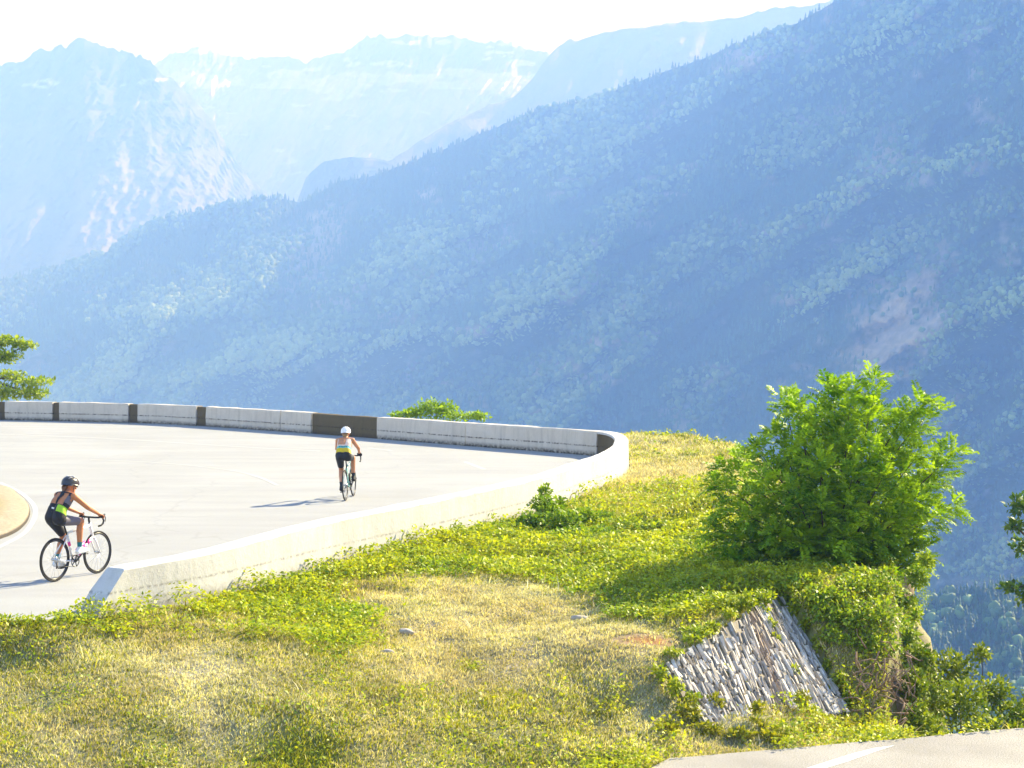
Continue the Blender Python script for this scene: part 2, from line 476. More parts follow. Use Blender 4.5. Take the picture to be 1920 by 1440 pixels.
patches = [(850, 990, 1.6, 1.0), (760, 1010, 1.1, .9), (500, 1110, 1.0, .9), (430, 1105, .8, .9), (1010, 960, 1.2, 1), (1100, 980, 1.2, 1), (1180, 1010, 1.3, .9),
           (1250, 1060, 1.3, 1), (1340, 1090, 1.0, 1), (1150, 1080, 1.0, .7), (1080, 1345, .6, 1), (1180, 1330, .6, 1), (1260, 1370, .6, 1), (1420, 1390, .6, 1), (1340, 1400, .5, 1),
           (200, 1165, .8, .9), (60, 1180, .7, .8), (560, 1320, .5, .7), (1210, 845, .8, .8), (1060, 1010, 1.2, 1), (930, 1040, 1.2, .8), (1400, 1000, 1.3, 1), (1130, 1380, .8, 1), (1000, 1350, .6, .9), (1350, 1040, 1.2, 1), (700, 1060, .9, .8), (1420, 1100, .9, 1), (120, 1200, .9, .6), (1270, 1120, .9, .8), (1450, 1050, 1.0, 1), (1300, 960, 1.2, .9), (1240, 1330, .5, .9), (650, 1180, .8, .5), (320, 1165, .7, .6), (880, 1215, .35, .8), (40, 1400, .6, .4),
           (900, 1130, 1.4, -.7), (1000, 1130, 1.2, -.5), (700, 1100, .9, -.4), (1250, 900, 1.6, -.8), (1250, 860, 1.4, -.2), (1330, 850, 1.2, .5), (1300, 930, 1.2, .4), (850, 1200, .8, -.6), (350, 1260, .9, -.5), (1190, 1215, .5, -.9)]
_pp = [(at_z(a, b, -.4 if b > 1150 else -.1)[:2], r, w) for a, b, r, w in patches]
def greenness(x, y):
    g = 0.30 * fbm(x * .55, y * .55, seed=31, oct=3) + 0.35 * fbm(x * 1.7, y * 1.7, seed=37, oct=3) + 0.47
    for p, r, w in _pp:
        g = g + 0.95 * w * np.exp(-((x - p[0]) ** 2 + ((y - p[1]) * .6) ** 2) / (r * r) * 1.4)
    return np.clip(g, 0, 1)
def warmth(x, y): return np.clip(0.5 + 0.7 * fbm(x * .8, y * .8, seed=41, oct=3), 0, 1)
GG = greenness(GX, GY)[..., None]; GW = warmth(GX, GY)[..., None]
gcol = (1 - GG) * ((1 - GW) * np.array([.42, .38, .27]) + GW * np.array([.32, .26, .16])) + GG * np.array([.17, .19, .03])
steep = smooth(0.3, 1.5, np.where(pip(GX, GY, edge_poly), 0, pdist(GX, GY, edge_poly)))[..., None]
gcol = gcol * (1 - steep) + np.array([.16, .13, .07]) * steep
far = smooth(2.5, 12, np.where(pip(GX, GY, edge_poly), 0, pdist(GX, GY, edge_poly)))[..., None]
gcol = gcol * (1 - far) + np.array([.05, .07, .03]) * far
# rust-coloured bare soil above the stone facing
rp = at_z(1215, 1212, -.4)
rk = np.exp(-(((GX - rp[0]) / .5) ** 2 + ((GY - rp[1]) / .35) ** 2) * 2)[..., None]
gcol = gcol * (1 - rk) + np.array([.30, .12, .03]) * rk
def grid_faces(nr, nc):
    i = np.arange(nr * nc).reshape(nr, nc)
    return np.stack([i[:-1, :-1], i[:-1, 1:], i[1:, 1:], i[1:, :-1]], -1).reshape(-1, 4)
g = np_mesh('ground', np.stack([GX, GY, GZ], -1).reshape(-1, 3), grid_faces(*GX.shape), M['ground'], col=gcol.reshape(-1, 3), smooth_shade=True)
tag(g, 'dry sloping bank beside the hairpin wall dropping into the valley', None, None, 'structure')

def poly_sheet(name, P, z, mat, parent=None):
    bm = bmesh.new()
    vs = [bm.verts.new((p[0], p[1], z)) for p in P]
    es = [bm.edges.new((vs[i - 1], vs[i])) for i in range(len(vs))]
    bmesh.ops.triangle_fill(bm, edges=es, use_beauty=True)
    bmesh.ops.recalc_face_normals(bm, faces=bm.faces)
    for f in bm.faces:
        if f.normal.z < 0: f.normal_flip()
    me = bpy.data.meshes.new(name); bm.to_mesh(me); bm.free(); me.materials.append(mat)
    return link(bpy.data.objects.new(name, me), parent)

road = poly_sheet('road', road_poly, 0.0, M['road'])
tag(road, 'pale sunlit asphalt hairpin bend inside the concrete parapet', None, None, 'structure')
nr = [NR0 + NRT * t + NRN * q for t, q in ((-40, 0.0), (60, 0), (60, 7), (-40, 7))]
ne = []
for t in np.arange(-40, 60.1, 0.25):
    ne.append(NR0 + NRT * t + NRN * (min(6.5, max(0, .25 - t) * .9) + 0.05 * float(fbm(t * 1.7, 3.3, seed=5)) - 0.02))
near_road = poly_sheet('road', np.array(ne + [NR0 + NRT * 60 + NRN * 7, NR0 + NRT * -40 + NRN * 7]), ZR, M['near_road'])
tag(near_road, 'grainy grey road crossing the bottom right corner', None, None, 'structure')
dash = [at_z(px, py, ZR)[:2] for px, py in ((1600, 1413), (1640, 1403), (1678, 1398), (1640, 1410), (1590, 1428), (1530, 1446), (1478, 1452), (1540, 1432))]
poly_sheet('road_marking', dash, ZR + 0.004, M['paint_bright'], near_road)

def strip(name, pts, w, z, mat, parent):
    P = catmull(pts, 10); V = []; fl = []
    for i, p in enumerate(P):
        t = P[min(i + 1, len(P) - 1)] - P[max(i - 1, 0)]; t /= np.linalg.norm(t); n = np.array([-t[1], t[0]])
        for sgn in (-1, 1): V.append([*(p + n * sgn * w / 2), z])
        if i: fl.append((2 * i - 2, 2 * i - 1, 2 * i + 1, 2 * i))
    return np_mesh(name, V, np.array(fl), mat, parent)
px_line = lambda L: [at_z(a, b)[:2] for a, b in L]
strip('road_marking', px_line([(-60, 812), (200, 822), (420, 836), (600, 846)]), 0.10, 0.004, M['paint'], road)
strip('road_marking', px_line([(170, 862), (300, 868), (420, 880), (480, 893), (520, 910)]), 0.08, 0.004, M['paint'], road)
strip('road_marking', px_line([(690, 840), (735, 845)]), 0.12, 0.004, M['paint'], road)
strip('road_marking', px_line([(872, 866), (908, 880)]), 0.12, 0.004, M['paint'], road)
strip('road_marking', px_line([(0, 905), (40, 925), (66, 955), (50, 995), (0, 1025), (-60, 1050)]), 0.10, 0.004, M['paint'], road)

# gravel island inside the bend
isl = px_line([(-330, 900), (-150, 903), (0, 914), (34, 930), (56, 955), (46, 985), (0, 1011), (-150, 1050), (-330, 1090)])
isl = catmull(isl, 6)
V = []; C = []; cen = isl.mean(0)
rings = [(1.0, -0.02), (0.995, 0.05), (0.97, 0.07), (0.9, 0.09), (0.7, 0.14), (0.4, 0.16), (0.02, 0.17)]
for k, (sc, z) in enumerate(rings):
    for p in isl:
        q = cen + (p - cen) * sc; V.append([q[0], q[1], z + (0.02 * float(vnoise(q[0] * 3, q[1] * 3)) if k > 1 else 0)])
        C.append((.07, .06, .05) if k < 2 else ((.36, .30, .22) if k < 5 else (.27, .24, .11)))
nI = len(isl); fl = [(k * nI + i, k * nI + (i + 1) % nI, (k + 1) * nI + (i + 1) % nI, (k + 1) * nI + i) for k in range(len(rings) - 1) for i in range(nI)]
tag(np_mesh('verge', V, np.array(fl), M['gravel'], col=np.array(C)), 'sandy gravel island inside the hairpin with a dark kerb edge', None, None, 'structure')

# ================================================================== PARAPET
def parapet(name, s0, s1, mat, th=0.36, h=WH, setback=0.0, step=0.3, foot=0.0, slant0=0.0, slant1=0.0, hseed=0):
    n = max(2, int((s1 - s0) / step) + 1)
    prof = [(0.0, -0.35), (0.0, 0.0), (0.005, 0.25), (0.0, 0.27), (0.015, h - 0.03), (0.04, h), (th - 0.04, h), (th - 0.015, h - 0.03), (th, 0.1), (th + 0.04, -0.35)]
    rings = []
    for i, s in enumerate(np.linspace(s0, s1, n)):
        p, t, nn = wall_at(s); r = []; tp = 1 - .16 * float(smooth(WS[-1] - 5, WS[-1], s))
        for j, (o, z) in enumerate(prof):
            wob = 0.012 * float(vnoise(s * 2.3, j * 3.7, hseed))
            q = p + nn * (o + setback + wob)
            f = max(0.0, (h - z) / h)
            if i == 0: q = q - t * slant0 * f
            if i == n - 1: q = q + t * slant1 * f
            r.append([q[0], q[1], (z * tp if z > .3 else z) + (wob if z > 0.3 else 0)])
        rings.append(r)
    V = np.array(rings).reshape(-1, 3); k = len(prof); fl = []
    for i in range(n - 1):
        for j in range(k):
            j2 = (j + 1) % k; fl.append((i * k + j, i * k + j2, (i + 1) * k + j2, (i + 1) * k + j))
    mb = MB(); mb.add(V, fl + [tuple(range(k))[::-1], tuple((n - 1) * k + j for j in range(k))])
    return mb.build(name, mat, None, sm=False)

gap = 0.012
def sec(a, b): return s_of(a) + gap, s_of(b) - gap
GW_, GD_ = 'white sections of the far parapet', 'dark weathered sections of the far parapet'
white = [(-400, -10, 'long white concrete parapet section running out of frame at the left edge'),
         (8, 98, 'short white parapet section between the two leftmost dark pieces, below the left tree'),
         (110, 240, 'white parapet section above the left cyclist, right of the left tree'),
         (257, 367, 'white parapet section midway along the far wall between two narrow dark pieces'),
         (385, 525, 'white parapet section ending at a bare joint with no dark piece'),
         (525, 583, 'shortest white parapet section touching the wide dark section'),
         (706, 872, 'white parapet section with a bush showing above its top'),
         (872, 1119, 'long stained white parapet section running into the hairpin apex')]
for i, (a, b, lab) in enumerate(white):
    s0, s1 = sec(a, b)
    o = parapet('parapet_section', s0, s1, M['concrete'], hseed=i)
    tag(o, lab, 'parapet', GW_)
dark = [(-10, 8, 'narrow dark parapet piece cut by the left edge of the photo'),
        (98, 110, 'narrowest dark parapet piece, just right of the left tree'),
        (240, 257, 'narrow dark parapet piece straight behind the left cyclist, second from the wide dark one'),
        (367, 385, 'narrow dark parapet piece nearest to the wide dark section'),
        (583, 706, 'wide dark brown parapet section behind the white-helmeted cyclist'),
        ]
for i, (a, b, lab) in enumerate(dark):
    s0, s1 = sec(a, b)
    wide = b - a > 60
    o = parapet('parapet_section', s0, s1, M['dark_concrete'], 0.30, WH - 0.025, 0.05, hseed=20 + i)
    tag(o, lab, 'parapet', GD_)
s0 = s_of(1119) + gap
sc_ = SA + 1.3
o = parapet('parapet_section', s0, sc_, M['dark_concrete'], 0.29, WH - 0.07, 0.02, 0.1, hseed=41)
tag(o, 'curved parapet section at the hairpin apex, dark brown on its inner face', 'parapet', 'sections round the hairpin apex')
# light coping and outer shell of the apex
def coping(sa, sb):
    n = int((sb - sa) / 0.1) + 2; V = []; prof = [(0.0, WH - .07), (0.0, WH - .01), (.03, WH), (.325, WH), (.35, WH - .03), (.362, .1), (.40, -.35), (.345, -.35), (.343, WH - .07)]
    for s in np.linspace(sa, sb, n):
        p, t, nn = wall_at(s)
        for oo, z in prof: V.append([*(p + nn * oo), z])
    k = len(prof); fl = [(i * k + j, i * k + (j + 1) % k, (i + 1) * k + (j + 1) % k, (i + 1) * k + j) for i in range(n - 1) for j in range(k)]
    return MB().add(V, fl + [tuple(range(k))[::-1], tuple((n - 1) * k + j for j in range(k))]).build('coping', M['concrete_clean'], o, sm=False)
coping(s0 + 0.004, sc_ - 0.004)
o = parapet('parapet_wall', sc_ + gap, WS[-1], M['concrete_clean'], 0.36, WH, 0.0, 0.25, slant1=0.55, hseed=50)
tag(o, 'long near parapet wall with sloped end block, coming towards the viewer along the grass', 'parapet', 'sections round the hairpin apex')

# ================================================================== MOUNTAINS
def interp_px(pts):
    xs = [p[0] for p in pts]; ys = [p[1] for p in pts]
    return lambda x: np.interp(x, xs, ys)
def rayv(px, py):
    xc, yc = (px - CX) / F, (CY - py) / F
    return xc, math.cos(TH) + math.sin(TH) * yc, -math.sin(TH) + math.cos(TH) * yc
class Hill:
    def __init__(s, ridge, baseY, Dr, Db, relief, jag=0.0, jfreq=0.05, pw=1.0):
        s.yr, s.yb, s.Dr, s.Db = interp_px(ridge), interp_px(baseY), interp_px(Dr), interp_px(Db)
        s.relief, s.jag, s.jfreq, s.pw = relief, jag, jfreq, pw
    def pos(s, px, v):
        yr = s.yr(px) + s.jag * fbm(px * s.jfreq, 3.3, seed=61, oct=4)
        y = s.yb(px) + (yr - s.yb(px)) * np.clip(v, 0, 1)
        D = s.Db(px) + (s.Dr(px) - s.Db(px)) * np.clip(v, 0, 1) ** s.pw
        D = D + s.relief(px, y) * smooth(1.0, 0.9, v) ** 0.5
        dx, dy, dz = rayv(px, y); t = D / dy
        P = np.stack([dx * t, dy * t, CAMZ + dz * t], -1)
        b = np.clip(v - 1, 0, None)[..., None]
        P = P * (1 + b * np.array([1, 1, 0]) * 0.6) - b * np.array([0, 0, 1]) * (s.Dr(px) * 0.28)[..., None]
        return P, y
    def build(s, name, px, nv, colf, mat, label):
        v = np.concatenate([np.linspace(0, 1, nv), [1.1, 1.3, 1.7]])
        PX, Vv = np.meshgrid(px, v); P, y = s.pos(PX, Vv)
        c = colf(PX, y, P)
        o = np_mesh(name, P.reshape(-1, 3), grid_faces(*PX.shape), mat, col=c.reshape(-1, 3), smooth_shade=True)
        return tag(o, label, None, None, 'structure')

def ridged(x, y, seed, oct=4): return 1 - np.abs(fbm(x, y, seed=seed, oct=oct)) * 2.2
def polyd(px, py, L):
    """signed distance to an image polyline (positive below)"""
    d = np.full(np.shape(px), 1e9); sg = np.zeros(np.shape(px))
    for (x1, y1), (x2, y2) in zip(L[:-1], L[1:]):
        vx, vy = x2 - x1, y2 - y1; t = np.clip(((px - x1) * vx + (py - y1) * vy) / (vx * vx + vy * vy), 0, 1)
        qx, qy = px - x1 - t * vx, py - y1 - t * vy; dd = np.hypot(qx, qy)
        s = np.sign(vx * qy - vy * qx); m = dd < d
        d = np.where(m, dd, d); sg = np.where(m, s, sg)
    return d * sg

spurs = [([(-100, 800), (150, 745), (300, 725), (450, 690), (620, 640), (700, 610), (850, 568), (960, 560), (1100, 500)], 190, 75),
         ([(-100, 660), (150, 610), (330, 590), (480, 580), (650, 545), (800, 480)], 110, 60),
         ([(1000, 800), (1150, 700), (1330, 560), (1500, 420), (1700, 330), (2000, 250)], 130, 90),
         ([(1300, 1000), (1500, 800), (1750, 640), (2000, 520)], 140, 90),
         ([(560, 700), (760, 640), (900, 640), (1150, 610)], 70, 40)]
def rib(px, y):
    a, b = px * .50 + y * .87, px * .87 - y * .50
    return fbm(a * .016, b * .0035, seed=73, oct=3)
def rel_main(px, y):
    r = 95 * fbm(px * .006 + y * .004, y * .004 - px * .002, seed=71, oct=4) + 34 * fbm(px * .02, y * .02, seed=77, oct=3)
    r = r + 95 * rib(px, y)
    for L, A, w in spurs:
        d = polyd(px, y, L)
        r = r - A * np.where(d < 0, np.exp(-(d / (w * 2.2)) ** 2), np.exp(-(d / w) ** 2))
    g = polyd(px, y, [(640, 380), (600, 480), (560, 560), (480, 640)])
    return r + 60 * np.exp(-(g / 35) ** 2)
main_ridge = [(-900, 820), (-300, 640), (0, 530), (100, 505), (200, 475), (280, 418), (350, 400), (430, 380), (520, 371), (560, 380), (640, 340), (720, 324), (860, 268), (1000, 211), (1100, 190), (1200, 150), (1340, 100), (1440, 56), (1500, 41), (1540, 20), (1600, -25), (1920, -180), (2900, -500)]
H_main = Hill(main_ridge, [(-900, 1000), (0, 900), (1200, 950), (1700, 1130), (1920, 1200), (2900, 1400)],
              [(-900, 3600), (0, 3400), (700, 3000), (1300, 2600), (1920, 1650), (2900, 1400)],
              [(-900, 2900), (0, 2700), (700, 2300), (1300, 1850), (1920, 1300), (2900, 1100)], rel_main, 5, 0.04)
scree = [(585, 475, 55, 95, .6), (620, 420, 36, 40, .45), (1675, 625, 95, 100, .8), (1720, 550, 48, 80, .65), (900, 620, 60, 12, .4), (1650, 300, 40, 60, .35), (1130, 640, 36, 12, .5), (730, 600, 50, 16, .4), (1480, 560, 40, 14, .35), (1410, 110, 60, 24, .55), (1360, 130, 50, 16, .4), (800, 365, 26, 18, .5), (310, 660, 16, 30, .5), (775, 690, 18, 34, .45),
         (620, 575, 60, 18, .4), (1055, 690, 40, 14, .35), (1110, 830, 10, 40, .25), (1245, 365, 40, 5, .5), (1440, 435, 30, 5, .5)]
def scree_mask(px, y):
    m = np.zeros(np.shape(px))
    n = 0.6 * fbm(px * .03, y * .03, seed=83, oct=4) + .35 * fbm(px * .12, y * .12, seed=84, oct=2)
    for x, yy, a, b, w in scree:
        m = np.maximum(m, smooth(1.35, 0.25, np.hypot((px - x - .35 * (yy - y)) / a, (y - yy) / b) + n) * w * 1.4)
    m = np.maximum(m, smooth(0.30, 0.55, fbm(px * .018, y * .035, seed=86, oct=4)) * .45)
    return np.clip(m, 0, 1)
def col_main(px, y, P):
    n = (0.5 + 0.5 * fbm(px * .015, y * .02, seed=88, oct=4))[..., None]; sm = scree_mask(px, y)[..., None]
    c = n * np.array([.05, .09, .035]) + (1 - n) * np.array([.025, .06, .028])
    return c * (1 - sm) + np.array([.40, .37, .31]) * sm * (1 + .5 * fbm(px * .15, y * .2, seed=89, oct=3))[..., None]
H_main.build('hill', np.concatenate([np.arange(-900, -50, 12), np.arange(-50, 1980, 4.5), np.arange(1980, 2901, 12)]), 220, col_main, M['mountain'], 'steep blue hazy forested hillside rising to the upper right')

def rel_far(A, f, seed, skew=1.2):
    return lambda px, y: A * (ridged(px * f + y * f * skew * .4, y * f * .35, seed) - .4) + A * .35 * fbm(px * f * 4, y * f * 3, seed=seed + 5, oct=5) + A * .38 * ridged(px * f * 7 + y * f * 4, y * f * 3, seed + 9)
H_mid = Hill([(300, 640), (520, 470), (556, 380), (575, 330), (610, 302), (660, 296), (700, 297), (728, 305), (800, 255), (860, 220), (960, 182), (1000, 145), (1040, 92), (1068, 73), (1080, 76), (1110, 66), (1180, 52), (1290, 42), (1400, 30), (1450, 14), (1530, 8), (1700, -40), (2400, -40)],
             [(300, 760), (2400, 650)], [(300, 4000), (560, 4100), (730, 4300), (1060, 5000), (2400, 4800)], [(300, 3600), (730, 3650), (2400, 3900)], rel_far(120, .008, 91), 5, .06)
def col_mid(px, y, P):
    n = (0.5 + 0.5 * fbm(px * .01, y * .02, seed=93, oct=5))[..., None]
    hi = smooth(330, 180, y + 60 * fbm(px * .01, y * .01, seed=94))[..., None]
    low = n * np.array([.06, .085, .035]) + (1 - n) * np.array([.05, .065, .035])
    top = n * np.array([.24, .22, .15]) + (1 - n) * np.array([.14, .15, .09])
    return low * (1 - hi) + top * hi
H_mid.build('mountain', np.arange(300, 2401, 7.0), 120, col_mid, M['mountain'], 'pale hazy shoulder rising behind the forested hillside')

H_left = Hill([(-1500, 220), (-800, 100), (-300, 190), (-150, 150), (-60, 105), (0, 118), (28, 124), (55, 103), (85, 92), (120, 84), (152, 74), (165, 71), (185, 80), (215, 93), (245, 100), (262, 100), (275, 112), (310, 140), (360, 182), (400, 228), (430, 285), (465, 335), (520, 385), (600, 440)],
              [(-1500, 680), (600, 640)], [(-1500, 4900), (160, 4800), (300, 4850), (420, 5050), (600, 5200)], [(-1500, 3900), (300, 4050), (600, 4400)], rel_far(95, .009, 101), 12, .09)
def snow_mask(px, y, c, A):
    n = fbm(px * .016 + y * .01, y * .075, seed=111, oct=5) + .25 * fbm(px * .06, y * .16, seed=112, oct=3)
    return smooth(c, c + .06, n + A)
def col_left(px, y, P):
    n = (0.5 + 0.5 * fbm(px * .012 + y * .006, y * .02, seed=103, oct=5))[..., None]
    hi = smooth(300, 160, y + 90 * fbm(px * .01, y * .01, seed=104))[..., None]
    rock = n * np.array([.16, .18, .20]) + (1 - n) * np.array([.02, .022, .025])
    mead = n * np.array([.27, .29, .25]) + (1 - n) * np.array([.09, .115, .10])
    c = mead * (1 - hi) + rock * hi
    sn = (snow_mask(px, y, .42, 0) * np.exp(-((y - 165) / 30) ** 2) * (px < 420))[..., None]
    return c * (1 - sn) + .8 * sn
H_left.build('mountain', np.arange(-1500, 601, 4.5), 190, col_left, M['mountain'], 'rocky blue mountain with a jagged summit at the upper left')

H_far = Hill([(-600, 180), (100, 150), (250, 135), (290, 118), (330, 97), (370, 90), (395, 92), (425, 104), (470, 112), (520, 107), (575, 116), (600, 104), (640, 96), (675, 76), (710, 63), (760, 68), (840, 66), (880, 74), (940, 80), (1000, 92), (1030, 99), (1100, 140), (1300, 160), (2600, 120)],
             [(-600, 700), (2600, 700)], [(-600, 7000), (500, 6900), (700, 6600), (2600, 6600)], [(-600, 5300), (2600, 5200)], rel_far(150, .008, 121, 2.0), 10, .08)
def col_far(px, y, P):
    n = (0.5 + 0.5 * fbm(px * .010, y * .03, seed=123, oct=5))[..., None]
    c = n * np.array([.66, .62, .60]) + (1 - n) * np.array([.34, .33, .33])
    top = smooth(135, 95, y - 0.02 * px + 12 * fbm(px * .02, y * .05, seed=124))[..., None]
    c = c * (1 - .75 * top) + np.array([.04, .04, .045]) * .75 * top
    A = 0.55 * np.exp(-((y - 150) / 34) ** 2) - .25 + .35 * np.exp(-(((px - 640) / 70) ** 2 + ((y - 115 + .12 * (px - 640)) / 14) ** 2)) + .35 * np.exp(-(((px - 900) / 90) ** 2 + ((y - 150 - .22 * (px - 900)) / 16) ** 2))
    sn = snow_mask(px, y, .18, A)[..., None]
    return c * (1 - sn) + .85 * sn
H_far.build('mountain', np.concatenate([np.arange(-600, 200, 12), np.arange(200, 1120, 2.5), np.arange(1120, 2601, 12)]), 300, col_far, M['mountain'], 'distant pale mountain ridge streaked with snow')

H_near = Hill([(1300, 1420), (1500, 1270), (1700, 1140), (1760, 1116), (1850, 1103), (1920, 1092), (2100, 1010), (2700, 900)], [(1300, 1900), (2700, 1900)],
              [(1300, 620), (1700, 700), (2700, 700)], [(1300, 380), (2700, 380)], lambda px, y: 14 * fbm(px * .01, y * .01, seed=131) + 12 * fbm(px * .04, y * .04, seed=132))
def col_near(px, y, P):
    n = (0.5 + 0.5 * fbm(px * .02, y * .02, seed=133, oct=4))[..., None]
    return n * np.array([.05, .075, .03]) + (1 - n) * np.array([.03, .05, .02])
H_near.build('hill', np.arange(1300, 2701, 12.0), 60, col_near, M['mountain'], 'wooded knoll down in the valley at the lower right')

V = [[-9000, -3000, -348], [9000, -3000, -348], [9000, 12000, -348], [-9000, 12000, -348]]
tag(np_mesh('valley_floor', V, np.array([[0, 1, 2, 3]]), M['mountain'], col=np.tile([.045, .06, .025], (4, 1))), 'dark wooded valley floor far below', None, None, 'structure')

# ------------------------------------------------------------------ forests (uncountable: one object each)
def ico():
    bm = bmesh.new(); bmesh.ops.create_icosphere(bm, subdivisions=2, radius=1.0)
    V = np.array([v.co[:] for v in bm.verts]); Fi = np.array([[v.index for v in f.verts] for f in bm.faces]); bm.free(); return V, Fi
IV, IF = ico()
def decid(seed):
    n = fbm(IV[:, 0] * 1.6 + seed, IV[:, 1] * 1.6, IV[:, 2] * 1.6, seed=seed, oct=3)
    V = IV * (1 + 0.5 * n + np.random.default_rng(seed).uniform(-.24, .24, len(IV)))[:, None]; V = V * np.array([.46, .46, .5]) + np.array([0, 0, .52]); return V, IF
def conif(seed):
    r = np.random.default_rng(seed); V = []; Fl = []
    for (z0, z1, rad) in ((.08, .5, .22), (.32, .74, .165), (.58, 1.0, .11)):
        b = len(V); k = 7
        for i in range(k):
            a = 2 * math.pi * i / k + r.uniform(-.2, .2); q = rad * r.uniform(.7, 1.2)
            V.append([q * math.cos(a), q * math.sin(a), z0 + r.uniform(-.04, .04)])
        V.append([0, 0, z1])
        for i in range(k): Fl.append([b + i, b + (i + 1) % k, b + k])
    return np.array(V), np.array(Fl)
protos = [decid(1), decid(2), decid(3), conif(4), conif(5), conif(6)]
def forest(name, hill, pxr, vr, n, hgt, label, seed):
    r = np.random.default_rng(seed); DREF = 2300. if hill is H_main else 620.
    px = r.uniform(pxr[0], pxr[1], n); v = r.uniform(vr[0], vr[1], n) ** 0.95
    P, y = hill.pos(px, v)
    keep = r.uniform(0, 1, n) > scree_mask(px, y) * 1.0 if hill is H_main else np.ones(n, bool)
    dens = fbm(px * .012, y * .018, seed=seed + 1, oct=3)
    keep &= r.uniform(-1.0, .4, n) < dens + .5
    px, y, P = px[keep], y[keep], P[keep]; n = len(P)
    spur_lit = np.zeros(n)
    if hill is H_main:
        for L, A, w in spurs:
            d = polyd(px, y, L); spur_lit = np.maximum(spur_lit, np.where(d < 0, np.exp(-(d / 45) ** 2), np.exp(-(d / 14) ** 2)) - .9 * np.exp(-((d - 60) / 45) ** 2))  # sunlit crest and shaded flank of each spur, put into the tree colours
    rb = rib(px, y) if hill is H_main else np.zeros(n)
    con = (-.55 * spur_lit + .2 + .9 * rb + fbm(px * .006, y * .008, seed=seed + 2, oct=3) + r.uniform(-.5, .5, n)) > 0.02  # dark conifers on painted shade sides, pale broadleaf on painted sunlit ones
    VV, FF, CC = [], [], []; off = 0
    cls = np.where(con, 3, 0) + r.integers(0, 3, n)
    for k, (pv, pf) in enumerate(protos):
        idx = np.where(cls == k)[0]
        if not len(idx): continue
        h = hgt * (P[idx, 1] / DREF) * r.uniform(.55, 1.25, len(idx)) * (1.25 if k > 2 else 1.0)
        a = r.uniform(0, 6.28, len(idx)); ca, sa = np.cos(a)[:, None], np.sin(a)[:, None]
        x = (pv[None, :, 0] * ca - pv[None, :, 1] * sa) * (h * r.uniform(.8, 1.3, len(idx)))[:, None]; yv = (pv[None, :, 0] * sa + pv[None, :, 1] * ca) * (h * r.uniform(.8, 1.3, len(idx)))[:, None]
        z = pv[None, :, 2] * h[:, None]
        W = np.stack([x, yv, z], -1) + P[idx][:, None, :] - np.array([0, 0, .05 * hgt])
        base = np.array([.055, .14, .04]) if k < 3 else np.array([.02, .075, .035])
        t = np.clip(r.uniform(0, .8, (len(idx), 1)) + .6 * spur_lit[idx][:, None] - .85 * rb[idx][:, None] + .35 * fbm(px[idx] * .02, y[idx] * .02, seed=seed + 5, oct=2)[:, None], 0, 1.1); b2 = np.array([.20, .33, .12]) if k < 3 else np.array([.06, .15, .06])  # tree tone carries painted sun and shade along spurs and ribs
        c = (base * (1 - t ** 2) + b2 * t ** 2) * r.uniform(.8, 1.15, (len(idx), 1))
        VV.append(W.reshape(-1, 3)); CC.append(np.repeat(c, len(pv), 0))
        FF.append((pf[None] + (np.arange(len(idx)) * len(pv))[:, None, None] + off).reshape(-1, 3)); off += W.size // 3
    o = np_mesh(name, np.concatenate(VV), [np.concatenate(FF)], M['tree'], col=np.concatenate(CC))
    return tag(o, label, None, None, 'stuff')
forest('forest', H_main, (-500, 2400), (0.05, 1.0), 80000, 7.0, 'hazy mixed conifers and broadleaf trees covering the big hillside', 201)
forest('forest', H_near, (1450, 2500), (0.2, 1.0), 13000, 3.4, 'green treetops on the wooded knoll at the lower right', 211)

# ================================================================== HAZE
def build_haze():
    bm = bmesh.new(); bmesh.ops.create_cube(bm, size=1.0)
    me = bpy.data.meshes.new('haze'); bm.to_mesh(me); bm.free()
    o = link(bpy.data.objects.new('haze', me))
    x0, x1, y0, y1, z0, z1 = -9500, 9500, -3500, 12500, -350, 1080
    o.location = ((x0 + x1) / 2, (y0 + y1) / 2, (z0 + z1) / 2); o.scale = (x1 - x0, y1 - y0, z1 - z0)
    m, nt, out = new_mat('blue_haze')
    p = N(nt, 'ShaderNodeVolumePrincipled')
    p.inputs['Color'].default_value = HAZE_COL + (1,)
    p.inputs['Absorption Color'].default_value = HAZE_A + (1,)
    p.inputs['Density'].default_value = HAZE_D
    p.inputs['Anisotropy'].default_value = HAZE_G
    nt.links.new(p.outputs[0], out.inputs['Volume'])
    me.materials.append(m)
    tag(o, 'blue summer haze filling the valley', None, None, 'stuff')
HAZE_COL, HAZE_D, HAZE_G, HAZE_A = (0.20, 0.40, 1.0), 6.0e-4, -0.35, (.97, .69, .45)
build_haze()

# ================================================================== LIGHT, SKY, CAMERA
SUN_AZ, SUN_EL = R(48), R(33)                # clockwise from +Y
sv = Vector((math.sin(SUN_AZ) * math.cos(SUN_EL), math.cos(SUN_AZ) * math.cos(SUN_EL), math.sin(SUN_EL)))
w = bpy.data.worlds.new('World'); S.world = w; w.use_nodes = True
nt = w.node_tree; nt.nodes.clear()
sky = nt.nodes.new('ShaderNodeTexSky'); sky.sky_type = 'NISHITA'; sky.sun_disc = False
sky.sun_elevation = SUN_EL; sky.sun_rotation = SUN_AZ; sky.altitude = 1200; sky.dust_density = 1.0; sky.air_density = 1.0
bg = nt.nodes.new('ShaderNodeBackground'); bg.inputs[1].default_value = 0.055
wo = nt.nodes.new('ShaderNodeOutputWorld'); nt.links.new(sky.outputs[0], bg.inputs[0]); nt.links.new(bg.outputs[0], wo.inputs[0])
L = bpy.data.lights.new('sun', 'SUN'); L.energy = 5.0; L.angle = R(0.5); L.color = (0.70, 0.85, 1.0)
